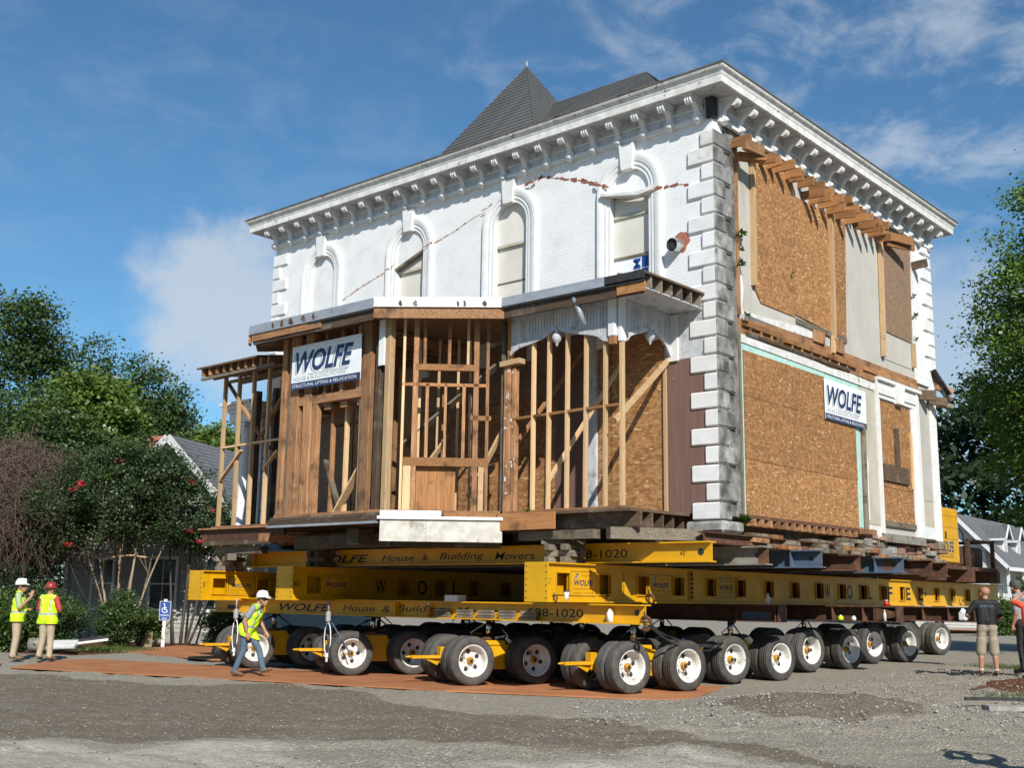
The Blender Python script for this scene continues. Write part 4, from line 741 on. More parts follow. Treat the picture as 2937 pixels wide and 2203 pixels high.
# pent roof over the bay
EV = [(-.2, -.0), (-.2, -1.98), (-3.42, -2.03), (-5.3, -3.56), (-9.1, -3.6), (-10.9, -2.1), (-13.4, -2.05), (-13.4, .0)]
inn = [(-.2, -.0), (-1.2, -.02), (-3.6, -.02), (-5.6, -.02), (-8.8, -.02), (-10.6, -.02), (-12.6, -.02), (-13.4, .0)]
kk = MB()
for i in range(1, 6):
    (xa, ya), (xb, yb) = EV[i], EV[i+1]; (xc, yc), (xd, yd) = inn[i], inn[i+1]; dz = .12 if i == 5 else 0
    vs = [(xa, ya, 7.16-dz), (xb, yb, 7.16-dz), (xd, yd, 7.5-dz), (xc, yc, 7.5-dz)]; vs += [(x, y, z-.045) for x, y, z in vs]
    kk.add(vs, [(0, 1, 2, 3), (7, 6, 5, 4), (0, 4, 5, 1), (1, 5, 6, 2), (2, 6, 7, 3), (3, 7, 4, 0)])
kk.add([(-.2, -1.98, 7.16), (-1.2, -.02, 7.5), (-.2, -.02, 7.17), (-.2, -1.98, 7.12), (-1.2, -.02, 7.46), (-.2, -.02, 7.13)], [(0, 2, 1), (3, 4, 5), (0, 3, 5, 2), (2, 5, 4, 1), (1, 4, 3, 0)])
kk.build('porch_roof', 'dark_y', HS)
def eave(name, i, t0, t1, z0, z1, th, m, off=0): a, b = V(*EV[i], 0), V(*EV[i+1], 0); d = b-a; n = V(-d.y, d.x, 0).normalized(); return beam(name, a+d*t0+n*off+V(0, 0, (z0+z1)/2), a+d*t1+n*off+V(0, 0, (z0+z1)/2), th, z1-z0, m, HS)
eave('eave_flashing', 1, .25, 1.0, 7.0, 7.17, .03, 'tinplate', .03); eave('crumpled_flashing', 1, .0, .25, 7.02, 7.16, .06, 'black', .03); eave('eave_flashing', 2, .0, 1., 6.99, 7.18, .03, 'white', .035); eave('eave_flashing', 3, .0, 1., 6.97, 7.16, .03, 'tinplate', .03)
eave('eave_beam', 1, .02, .98, 6.78, 6.99, .06, 'dark_x', -.05); eave('eave_board', 1, .0, .18, 6.8, 6.97, .04, 'joist_x', -.01); eave('eave_beam', 2, -.02, 1.0, 6.78, 6.985, .06, 'old_x', -.02); eave('eave_beam', 3, .0, .98, 6.76, 6.96, .06, 'dark_x', -.04); eave('eave_board', 3, .4, .98, 6.82, 6.98, .04, 'old_x', .0); eave('tar_edge', 1, .0, 1, 6.965, 7.0, .05, 'black', .01); eave('tar_edge', 3, 0, .5, 6.93, 6.968, .05, 'black', .01)
eave('end_board', 4, .0, .12, 6.8, 7.1, .05, 'old_x', .02)
for i in range(6): y = -1.75+i*.32; kk = MB(); kk.prism([(-.24, 6.9), (-.24, 7.12), (-.95, 7.3), (-.95, 6.9)], (0, y, 0), (1, 0, 0), (0, 0, 1), (0, .05, 0)); kk.build('rafter', 'grey_x', HS)
kk = MB(); kk.prism([(-.26, -.03), (-.26, -1.9), (-.94, -1.9), (-.94, -.03)], (0, 0, 6.875), (1, 0, 0), (0, 1, 0), (0, 0, .02)); kk.build('porch_soffit', 'greypaint', HS); kk = MB(); kk.prism([(-.95, -1.62), (-.26, -1.9), (-3.4, -1.95), (-3.5, -1.62)], (0, 0, 6.88), (1, 0, 0), (0, 1, 0), (0, 0, .02)); kk.build('porch_soffit', 'greypaint', HS)
for i in range(10): x = -13.25+i*.29; kk = MB(); kk.prism([(-2.0, 6.82), (-2.0, 7.0), (-.1, 7.3), (-.1, 7.1)], (x, 0, 0), (0, 1, 0), (0, 0, 1), (.07, 0, 0)); kk.build('rafter', 'old_y', HS)
for (y, z) in ((-1.95, 6.86), (-1.6, 6.93), (-1.2, 6.9), (-.8, 6.95)): beam('purlin', (-13.3, y, z-.1), (-10.4, y, z-.06), .06, .07, 'grey_x', HS)
for (z, y) in ((6.3, -.35), (6.05, -.3), (5.8, -.3)): beam('lath_board', (-13.0, y, z), (-10.2, y, z+.05), .03, .14, 'old_x', HS)
# streaks of rust and rot on the eave flashing
for (i, t, w, m) in ((2, .12, .08, 'dark_z'), (2, .28, .05, 'dark_z'), (2, .33, .06, 'dark_z'), (2, .66, .08, 'grey_z'), (2, .78, .06, 'dark_z'), (3, .52, .1, 'rust'), (3, .62, .14, 'rust'), (3, .7, .1, 'rust'), (3, .78, .08, 'rust'), (3, .44, .08, 'rust')): 
    a_, b_ = V(*EV[i], 0), V(*EV[i+1], 0); d_ = (b_-a_); n_ = V(-d_.y, d_.x, 0).normalized(); e_ = d_.normalized(); o_ = a_+d_*t+n_*.0525; kk = MB()
    kk.prism([(random.uniform(-.2, .1)*w, 7.005+random.uniform(0, .01)), (w*.3, 7.0), (w*random.uniform(.6, .9), 7.0+random.uniform(0, .02)), (w*random.uniform(.85, 1.2), 7.06), (w*random.uniform(.6, 1), 7.11), (w*.5, 7.15+random.uniform(-.05, .0)), (w*random.uniform(.0, .3), 7.1), (w*random.uniform(-.2, .1), 7.05)], o_, e_, (0, 0, 1), n_*.002); kk.build('rot_streak', m, HS)
# portico at the left-hand side of the house
PT = MB(); PT.lathe([(.2, 0), (.2, .1), (.155, .14), (.15, 1.2), (.125, 2.55), (.15, 2.6), (.14, 2.64), (.19, 2.7), (.21, 2.78)], (-14.0, -.05, 3.1), n=20); PT.box(-14.24, -13.76, -.29, .19, 5.88, 5.96)
for sx in (-1, 1): PT.cyl((-14.0+sx*.16, -.27, 5.8), (-14.0+sx*.16, .17, 5.8), .07, n=10)
PT.build('portico_column', 'white', HS); PT2 = MB()
for (z0, z1, o) in ((5.965, 6.2, 0), (6.205, 6.3, .05), (6.305, 6.4, .12), (6.405, 6.48, .2)): PT2.box(-14.35-o, -13.25, -.35-o, .3, z0, z1)
PT2.build('portico_entablature', 'white', HS); B('portico_pilaster', -13.5, -13.26, -.1, .1, 3.1, 5.95, 'greypaint', HS); B('dark_post', -12.9, -12.72, -.7, -.55, 3.14, 6.6, 'dark_z', HS); B('dark_post', -12.1, -11.98, -.7, -.55, 3.14, 6.6, 'dark_z', HS)
B('portico_floor', -14.6, -13.25, -.4, 1.5, 2.98, 3.095, 'dark_x', HS)
# ------------------------------------------------------------------ steel under the house
def ibeam(name, label, ax, c, lo, hi, z0, z1, w, m, group=None, tf=.025, tw=.02, hole=None, stiff=(), stain=None):
    base = (lo if ax == 'x' else c, c if ax == 'x' else lo, z0); T = wthing(name, label, 'beam', base, group)
    def bx(nm, a0, a1, b0, b1, c0, c1, mm=m): return B(nm, a0, a1, b0, b1, c0, c1, mm, T) if ax == 'x' else B(nm, b0, b1, a0, a1, c0, c1, mm, T)
    bx('flange', lo, hi, c-w/2, c+w/2, z0, z0+tf); bx('flange', lo, hi, c-w/2, c+w/2, z1-tf, z1)
    wb = bx('web', lo+.004, hi-.004, c-tw/2, c+tw/2, z0+tf, z1-tf)
    for s in stiff: bx('stiffener', s, s+.02, c-w/2+.012, c-tw/2-.001, z0+tf, z1-tf); bx('stiffener', s, s+.02, c+tw/2+.001, c+w/2-.012, z0+tf, z1-tf)
    if hole:
        h, r, zz_ = hole; kk = MB()
        for sgn in (-1, 1):
            d = (0, sgn, 0) if ax == 'x' else (sgn, 0, 0); p0 = V(h, c+sgn*(tw/2+.001), zz_) if ax == 'x' else V(c+sgn*(tw/2+.001), h, zz_); kk.cyl(p0, p0+V(*d)*.003, r, n=14)
        kk.build('bolt_hole', 'darksteel', T)
    return T, wb
# two long yellow cross beams carry the front: upper one under the porch, lower one on the dollies
UB, w_ = ibeam('steel_beam', 'yellow lettered steel beam lying crosswise on the three box girders', 'x', -.9, -12.5, .38, 2.235, 2.585, .24, 'yellow', hole=(.16, .06, 2.41), stiff=(-12.1,))
fy = -.91
for (s, x, z, h, w, sh) in (('WOLFE', -10.0, 2.31, .17, 1.85, .3), ('House', -7.72, 2.33, .13, .98, .25), ('&', -6.5, 2.33, .13, .15, .2), ('Building', -6.0, 2.31, .17, 1.22, .25), ('Movers', -4.5, 2.33, .14, 1.02, .25), ('588-1020', -2.6, 2.33, .15, 1.25, 0)): text(s, h, 'ink', w_, (x, fy, z), (1, 0, 0), (0, 0, 1), w=w, shear=sh, bold=.02 if s == 'WOLFE' else .005)
kk = MB(); kk.cyl((-3.2, -.912, 2.4), (-3.2, -.916, 2.4), .035, n=12); kk.build('bullet_mark', 'ink', w_); text("45'", .08, 'ink', w_, (-.26, fy, 2.35), (1, 0, 0), (0, 0, 1), w=.13)
LB, w_ = ibeam('steel_beam', 'lower yellow steel beam with italic lettering, resting on the front dollies', 'x', -1.0, -13.5, -.9, 1.18, 1.52, .3, 'yellow', hole=(-1.08, .055, 1.38), stiff=(-7.05,))
fy = -1.01
for (s, x, z, h, w, sh) in (('WOLFE', -11.0, 1.25, .165, 1.8, .3), ('House', -8.8, 1.27, .14, 1.02, .25), ('&', -7.56, 1.27, .13, .25, .2), ('Building', -7.1, 1.25, .18, 1.38, .25), ('Movers', -5.4, 1.27, .14, 1.22, .25), ('588-1020', -3.55, 1.27, .15, 1.3, 0)): text(s, h, 'ink', w_, (x, fy, z), (1, 0, 0), (0, 0, 1), w=w, shear=sh, bold=.02 if s == 'WOLFE' else .005)
B('slot_plate', -13.0, -12.6, -1.02, -1.012, 1.25, 1.34, 'darksteel', LB)
# three box girders run back under the house
def girder(label, x0, x1, y0, y1, z0, z1, num, openings, signs, letters, near):
    T = wthing('box_girder', label, 'girder', (x0, y0, z0), 'long yellow box girders'); f = .06
    B('flange', x0, x1, y0+.03, y1, z0, z0+.025, 'yellow', T); B('flange', x0, x1, y0+.03, y1, z1-.025, z1, 'yellow', T)
    ep = MB(); ep.box(x0, x1, y0, y0+.03, z0, z1); ep = ep.build('end_plate', 'yellow', T)
    for xx in (x0+.04, x1-.04):
        for i in range(6): z = z0+.07+i*(z1-z0-.14)/5; kk = MB(); kk.cyl((xx, y0, z), (xx, y0-.006, z), .013, n=8); kk.build('bolt', 'darksteel', ep)
    xs = x1-f; za, zb = z0+.15, z0+.5
    # side web cut round the openings
    kk = MB(); kk.box(xs-.015, xs, y0+.03, y1, z0+.025, za); kk.box(xs-.015, xs, y0+.03, y1, zb, z1-.025); cur = y0+.03
    for (a, b) in openings: kk.box(xs-.015, xs, cur, a, za, zb); cur = b
    kk.box(xs-.015, xs, cur, y1, za, zb); kk.build('web', 'yellow', T)
    B('web', xs-.235, xs-.22, y0+.03, y1, z0+.025, z1-.025, 'yellow', T)
    for y in np.arange(y0+1.0, y1, 2.446): B('diaphragm', xs-.218, xs-.02, y, y+.015, z0+.026, z1-.026, 'yellow2', T)
    for (a, b) in openings:
        if a > 8 and not near: continue
        kk = MB()
        for (p, q_, r_, s_) in ((a-.02, a, za-.02, zb+.02), (b, b+.02, za-.02, zb+.02), (a, b, za-.02, za), (a, b, zb, zb+.02)): kk.box(xs-.05, xs+.03, p, q_, r_, s_)
        kk.build('opening_frame', 'yellow', T)
    for (a, b) in signs:
        p = B('sign_panel', xs+.001, xs+.008, a, b, za-.04, zb+.04, 'yellow', T); xo = xs+.008; w = b-a; zc = za-.04
        for (p0, q0, r0, s0) in ((a, b, zc, zc+.008), (a, b, zb+.032, zb+.04), (a, a+.008, zc, zb+.04), (b-.008, b, zc, zb+.04)): B('panel_border', xo, xo+.002, p0, q0, r0, s0, 'ink', p)
        text('WOLFE', .1, 'navy', p, (xo, a+w*.13, zc+.18), (0, 1, 0), (0, 0, 1), w=w*.75, shear=.25, bold=.025, lift=.003); text('House & Building Movers', .05, 'dimink', p, (xo, a+w*.07, zc+.1), (0, 1, 0), (0, 0, 1), w=w*.86, shear=.2, lift=.003)
        text('Bernville, Pa.  610-488-1020', .035, 'dimink', p, (xo, a+w*.1, zc+.035), (0, 1, 0), (0, 0, 1), w=w*.8, lift=.003); text('STRUCTURAL MOVING SINCE 1975', .02, 'dimink', p, (xo, a+w*.42, zc+.345), (0, 1, 0), (0, 0, 1), w=w*.5, lift=.003)
        kk = MB(); c_ = V(xo+.002, a+w*.22, zc+.345); kk.add([c_+V(0, y*.055, z*.055) for y, z in ((-1, -.7), (-.4, -.9), (.3, -.8), (.9, -.3), (.8, .4), (1., 1.), (.4, .7), (-.1, 1.), (-.5, .5), (-.9, -.1))], [tuple(range(10))]); kk.build('emblem', 'greyprint', p)
        kk = MB(); kk.add([c_+V(.002, y*.055, z*.055) for y, z in ((-.2, .9), (.4, .7), (1., 1.), (.8, .4), (.3, .2))], [tuple(range(5))]); kk.add([c_+V(.002, y*.055, z*.055) for y, z in ((-.7, -.6), (-.2, -.5), (.1, .0), (-.4, -.1))], [tuple(range(4))]); kk.build('emblem', 'ink', p)
    for (ch, y) in letters: text(ch, .34, 'ink', T, (xs, y-.14, za+.0), (0, 1, 0), (0, 0, 1), w=.3 if ch != 'L' else .24, bold=.02)
    text(num, .12, 'ink', T, (xs, y0+.06, za+.14), (0, 1, 0), (0, 0, 1), w=.09 if len(num) < 3 else .2)
    kk = MB(); kk.box(x0+.02, x0+.2, y0-.001, y0+.02, z1-.03, z1); return T
ops = [(-2.07+1.223*i, -1.70+1.223*i) for i in range(18)]; GXF = -2.04
G1 = girder('yellow box girder with a paper cup on it, nearest the boarded side', -2.5, -1.98, -2.36, 20.4, 1.54, 2.22, "5'", ops, [(-1.66, -.92), (.78, 1.55), (3.24, 4.0)], [('W', 8.33), ('O', 9.56), ('L', 10.78), ('F', 12.0), ('E', 13.2)], True)
text('88-1020', .13, 'ink', G1, (GXF, 13.95, 1.8), (0, 1, 0), (0, 0, 1), w=.55); text('C', .1, 'ink', G1, (GXF, -.1, 1.84), (0, 1, 0), (0, 0, 1), w=.07); B('centre_mark', GXF+.001, GXF+.004, -.065, -.055, 1.94, 2.1, 'ink', G1); B('centre_mark', GXF+.001, GXF+.004, -.065, -.055, 1.66, 1.83, 'ink', G1)
B('splice_plate', GXF+.001, GXF+.02, 2.15, 2.33, 1.6, 2.17, 'yellow2', G1)
for i in range(6): kk = MB(); kk.cyl((GXF+.02, 2.24, 1.66+i*.09), (GXF+.05, 2.24, 1.66+i*.09), .03, n=6); kk.build('splice_bolt', 'darksteel', G1)
o2 = [(-1.88, -1.47)]+[(.77+1.2*i, 1.14+1.2*i) for i in range(9)]
girder('yellow box girder with big letters W and O in the shade', -9.5, -8.95, -2.3, 12, 1.49, 2.2, "40'", o2, [(-1.45, -.66)], [('W', .25), ('O', 1.57), ('L', 2.75)], False)
o3 = [(-1.93, -1.54), (-.67, -.3)]+[(.5+1.2*i, .87+1.2*i) for i in range(9)]
girder('yellow box girder at the far left, beside the handicapped parking sign', -12.83, -12.3, -2.25, 12, 1.455, 2.13, "5'", o3, [(-1.49, -.73)], [], False)
# rusted, grey and blue beams that take the side wall
for (y, xe, m, lab) in ((.7, .55, 'greysteel', 'grey and rust steel beam end just behind the yellow 45 foot beam'), (2.45, .72, 'bluesteel', 'long blue steel beam under the boarded side wall'), (4.6, .5, 'rust', 'rusted steel beam between the two blue beams'), (6.3, .7, 'bluesteel', 'short blue steel beam end below the doorway'), (7.9, .7, 'rust', 'rusted steel beam end at the far end of the side wall'), (9.6, .4, 'rust', 'rusted steel beam end below the far corner')):
    T, _ = ibeam('steel_beam', lab, 'x', y, -12.5, xe, 2.235, 2.565, .3, m, hole=(xe-.22, .05, 2.41), stiff=(xe-.6,) if m == 'bluesteel' else ())
    if m == 'greysteel': B('rusty_end', xe-.2, xe-.001, y-.0145, y+.0145, 2.262, 2.538, 'rust', T)
ibeam('steel_beam', 'brown rolled steel beam right under the stone corner', 'y', .02, -.6, 4.4, 2.575, 2.775, .2, 'rust')
# lower rusted beams on the dollies of the right-hand row
for (y, x0, xe, lab, stf) in ((3.2, -12.6, -.55, 'rusted box-ended lower beam with blue inside, on the second dolly', (-1.5, -.62)), (6.4, -12.6, .5, 'rusted lower beam carrying tubs and a spray can', (-.25, .05, -.95)), (9.6, -12.6, 1.2, 'rusted lower beam with a row of upright ribs and a milk jug', (-1.6, -.9, -.2, .4, 1.0))):
    T, _ = ibeam('steel_beam', lab, 'x', y, x0, xe, 1.2, 1.54, .34, 'rust', stiff=stf)
    if y < 4: B('end_cap', xe, xe+.02, y-.17, y+.17, 1.2, 1.54, 'rust', T); B('blue_panel', xe-.9, xe-.2, y-.03, y-.012, 1.24, 1.4, 'bluesteel', T)
    elif y < 7:
        kk = MB(); kk.prism([(xe-.5, 1.52), (xe, 1.42), (xe, 1.32), (xe-.5, 1.22)], (0, y-.15, 0), (1, 0, 0), (0, 0, 1), (0, .02, 0)); kk.build('tapered_end', 'rust', T); B('end_cap', xe, xe+.03, y-.17, y+.17, 1.2, 1.54, 'rust', T)
# ------------------------------------------------------------------ timber cribbing
random.seed(21)
def crib(x, y, z, L, W_, Hh, rz, label, group, m='grey_x'):
    kk = MB(); kk.bev(-L/2, L/2, -W_/2, W_/2, 0, Hh, .008); o = kk.build('cribbing_block', m); o.location = (x, y, z); o.rotation_euler = (0, 0, rz); return tag(o, label, 'timber', group)
LY = ('bottom layer', 'second layer', 'third layer', 'fourth layer', 'top layer')
def stack(cx, cy, z, n, h, L, W_, sp, where, group, m, r_=.18):
    for i in range(n):
        for j in range(2):
            fl = i % 2 == 0; crib(cx+(j-.5)*sp if fl else cx, cy if fl else cy+(j-.5)*sp*.8, z+i*(h+.002), L, W_, h, (pi/2 if fl else 0)+random.uniform(-r_, r_), '%s timber block, %s, of the stack on the %s' % (('left', 'right')[j] if fl else ('front', 'rear')[j], LY[i], where), group, m)
stack(-2.35, -1.4, 2.222, 3, .11, .62, .14, .32, 'near girder', 'timber stack on the near girder', 'grey_x'); crib(-2.4, -1.4, 2.56, .8, .16, .07, .5, 'longest grey plank laid on top of the near girder stack', None); crib(-2.2, -1.42, 2.632, .5, .1, .05, -.9, 'thin grey wedge crowning the near girder stack', None)
stack(-12.55, -1.35, 2.133, 3, .11, .55, .14, .3, 'far left girder', 'timber stack on the far left girder', 'grey_x'); stack(-9.2, -1.35, 2.203, 5, .105, .5, .13, .28, 'shaded middle girder', 'timber stack on the middle girder', 'dark_x', .1)
l_ = 'old timber block wedged between the steel and the side wall'; g_ = 'timber packing under the side wall'
WHERE = {.95: 'beside the stone corner', 2.2: 'above the long blue beam', 3.3: 'under the middle of the big board', 4.7: 'under the right end of the big board', 6.1: 'left of the doorway', 7.5: 'below the doorway', 8.7: 'below the far corner'}
for (y0, y1, rows) in ((.95, 2.1, 3), (2.2, 3.0, 2), (3.3, 4.6, 3), (4.7, 6.0, 4), (6.1, 7.3, 1), (7.5, 8.6, 1), (8.7, 10.2, 1)):
    for r in range(rows):
        y = y0; zb = 2.566+r*.09
        while y < y1:
            L = random.uniform(.25, .6)
            if random.random() < .85: crib(random.uniform(-.16, .02), y+L/2, zb, L-.03, .34+random.uniform(-.1, .15), .085, pi/2+random.uniform(-.08, .08), 'old timber packing block %s, %s' % (WHERE[y0], LY[r]), g_, random.choice(['grey_x', 'grey_x', 'old_x', 'dark_x', 'joist_x']))
            y += L
l_ = 'timber packing block stacked on the lower front beam flange'; g_ = 'timber stacks on the lower front beam'
for q_, xs_ in zip(('first', 'second', 'third', 'fourth', 'fifth'), (-5.7, -5.1, -4.55, -4.0, -3.45)): [crib(xs_, -1.085, 1.206+i*.055, .38, .1, .05, random.uniform(-.05, .05), '%s timber block of the %s stack on the lower front beam' % (('bottom', 'middle', 'top')[i], q_), g_, 'grey_x') for i in range(3)]
# ------------------------------------------------------------------ wheeled dollies
TR = .45
def tyre_mesh():
    k = MB(); w = .12; pr = [(.275, -w*.75), (.3, -w*.95), (.36, -w*1.02), (.41, -w*.98), (.437, -w*.86), (.45, -w*.7)]
    for c in (-.6, -.2, .2, .6): pr += [(.45, w*(c-.07)), (.438, w*(c-.045)), (.438, w*(c+.045)), (.45, w*(c+.07))]
    pr += [(.45, w*.7), (.437, w*.86), (.41, w*.98), (.36, w*1.02), (.3, w*.95), (.275, w*.75)]
    k.lathe(pr, (0, 0, 0), (1, 0, 0), 40); return k
def rim_mesh(outer=True):
    k = MB()
    if outer: k.lathe([(.272, -.1), (.272, .08), (.298, .105), (.298, .118), (.285, .118), (.262, .085), (.25, .02), (.235, -.03), (.215, -.055), (.12, -.06), (.1, -.04), (.0, -.04)], (0, 0, 0), (1, 0, 0), 32)
    else: k.lathe([(.285, -.1), (.26, -.06), (.26, .06), (.285, .1)], (0, 0, 0), (1, 0, 0), 24)
    return k
_tw = tyre_mesh().build('tyre', 'rubber'); _ro = rim_mesh().build('wheel', 'rim'); _ri = rim_mesh(False).build('wheel', 'rim')
k = MB(); k.lathe([(.068, -.055), (.068, .0), (.058, .012), (.058, .02), (.0, .02)], (0, 0, 0), (1, 0, 0), 18); k.mi(1).lathe([(.036, .021), (.036, .03), (.0, .03)], (0, 0, 0), (1, 0, 0), 10); _hub = k.build('hub', ['yellow2', 'darksteel'])
k = MB()
for i in range(5): a = 2*pi*i/5+.3; c_ = V(-.054, .168*cos(a), .168*sin(a)); k.cyl(c_-V(.004, 0, 0), c_+V(.004, 0, 0), .042, n=12)
_hh = k.build('hand_holes', 'black')
k = MB()
for i in range(10): a = 2*pi*i/10; c_ = V(-.06, .112*cos(a), .112*sin(a)); k.cyl(c_, c_+V(.035, 0, 0), .013, n=6)
_nut = k.build('wheel_nuts', 'rim'); _nut['kind'] = 'stuff'; _hh['kind'] = 'stuff'
def dolly_proto():
    T = thing('wheel_dolly', 'proto', 'dolly')
    def use(o, x, y, rx, parent, flip=False):
        c = o.copy(); COL.objects.link(c); c.parent = parent; c.location = (x, y, TR) if parent is T else (0, 0, 0); c.rotation_euler = (rx, 0, pi if flip else 0) if parent is T else (0, 0, 0); return c
    for ya in (-.67, .67):
        for sx in (-1, 1):
            r = random.uniform(0, 6); w = use(_ro, sx*.635, ya, r, T, sx < 0); use(_tw, 0, 0, 0, w); use(_hub, 0, 0, 0, w); use(_hh, 0, 0, 0, w); use(_nut, 0, 0, 0, w)
            w = use(_ri, sx*.365, ya, 0, T); use(_tw, 0, 0, 0, w)
        k = MB(); k.cyl((-.6, ya, TR), (.6, ya, TR), .065, n=12); k.bev(-.22, .22, ya-.1, ya+.1, TR-.12, TR+.2, .015); k.build('axle', 'yellow2', T)
    k = MB()
    for s in (-1, 1): k.prism([(-.95, .42), (-.9, .6), (-.3, .72), (.3, .72), (.9, .6), (.95, .42), (.5, .26), (-.5, .26)], (s*.2-.012, 0, 0), (0, 1, 0), (0, 0, 1), (.024, 0, 0))
    k.bev(-.188, .188, -.42, .42, .27, .7, .02); k.bev(-.24, .24, -.26, .26, .7, .8, .02); k.build('frame', 'yellow', T)
    k = MB(); k.cyl((0, 0, .8), (0, 0, .86), .13, n=18); k.build('ram_collar', 'rust', T); k = MB(); k.cyl((0, 0, .86), (0, 0, 1.2), .055, n=16); k.build('jack_ram', 'chrome', T)
    k = MB(); k.prism([(-.14, -.9), (.14, -.9), (.045, -1.3), (.045, -1.6), (-.045, -1.6), (-.045, -1.3)], (0, 0, .47), (1, 0, 0), (0, 1, 0), (0, 0, .055)); k.prism([(-1.0, .47), (-1.35, .47), (-1.08, .34)], (-.02, 0, 0), (0, 1, 0), (0, 0, 1), (.04, 0, 0)); k.bev(-.09, .09, -1.05, -.92, .38, .68, .01); k.cyl((0, -1.6, .5), (0, -1.72, .5), .028, .014, 10); k.build('tongue', 'yellow', T)
    k = MB(); k.tube([(.1, -.3, .75), (.25, -.5, .95), (.2, -.2, 1.1), (.05, .1, 1.15)], .016, 6); k.tube([(-.1, .3, .75), (-.2, .5, .9), (-.1, .2, 1.1), (.0, .1, 1.15)], .016, 6); k.build('hydraulic_hose', 'black', T)
    k = MB(); k.bev(-.2, .2, -.16, .16, 1.165, 1.18, .004); k.build('head_plate', 'darksteel', T)
    return T
random.seed(3); D0 = dolly_proto(); used = [False]
def put_dolly(wx, wy, label, deg=-15, zoff=0.):
    T = D0 if not used[0] else copy_tree(D0); used[0] = True
    a = radians(deg); ox, oy = .755, -.67; cx = wx-(ox*cos(a)-oy*sin(a)); cy = wy-(ox*sin(a)+oy*cos(a))
    T.location = (cx, cy, float(H(cx, cy))+zoff); T.rotation_euler = (0, 0, a); tag(T, label, 'dolly', 'wheel dollies under the house')
    h = 1.18-T.location.z-1.18
    for c in T.children:
        if c.name.startswith('wheel') and c.children: c.rotation_euler = (random.uniform(0, 6.2), 0, c.rotation_euler[2])
put_dolly(-1.27, -.88, 'wheel dolly at the near corner with its tongue beside the beam end', -14, .03)
put_dolly(-4.28, -1.7, 'wheel dolly with chrome jack ram, second from the near corner in front', -22, .03)
put_dolly(-7.65, -1.7, 'wheel dolly in front under the hanging white fitting', -24, .03)
put_dolly(-10.75, -1.8, 'front wheel dolly behind the walking worker', -17, .03)
for i, (y, n) in enumerate(((2.5, 'second'), (5.75, 'third'), (9.0, 'fourth'))): put_dolly(-1.2, y, n+' wheel dolly back from the near corner along the boarded side', -13)
put_dolly(-2.3, 13.9, 'farthest wheel dolly of the right-hand row, beyond the house', -16)
for c_, x in (('second', -4.3), ('third', -7.65), ('fourth', -10.75)):
    for y, rn in ((1.5, 'directly behind the front dolly'), (4.6, 'two rows behind the front dolly')): put_dolly(x, y, 'shaded wheel dolly %s that is %s from the near corner' % (rn, c_), -15, .0)
for o in (_tw, _ro, _ri, _hub, _hh, _nut): bpy.data.objects.remove(o)
# ------------------------------------------------------------------ steel road plates
def plate(pts, label, z=.0):
    kk = MB(); kk.prism(pts, (0, 0, z+.006), (1, 0, 0), (0, 1, 0), (0, 0, .026)); return tag(kk.build('road_plate', 'plate'), label, 'steel plate', 'rusty steel plates laid on the gravel')
PZ = -.04
plate([(-14.2, -5.65), (-9.0, -4.15), (-9.8, -1.3), (-16.7, -2.85)], 'orange rusty steel plate the two standing workers stand at', PZ)
plate([(-8.98, -4.13), (-4.0, -2.75), (-4.6, .6), (-9.75, -1.15)], 'orange rusty steel plate under the walking worker and the front dollies', PZ)
plate([(-3.96, -2.78), (-.02, -1.2), (-1.2, 2.1), (-4.55, .62)], 'orange rusty steel plate under the wheels at the near corner', PZ)
plate([(-14.9, -5.5), (-13.9, -6.3), (-17.5, -7.6), (-18.6, -5.6)], 'rusty steel plate cut off by the left edge of the picture', -.01)
plate([(-18.9, -.4), (-13.8, -.85), (-11.5, 2.4), (-20.9, 3.0)], 'orange rusty steel plate near the parking sign', -.01)
plate([(-16.5, 45.2), (-11.6, 47.5), (-11.2, 50.6), (-16.5, 49)], 'far strip of orange steel plate beyond the house', .19)
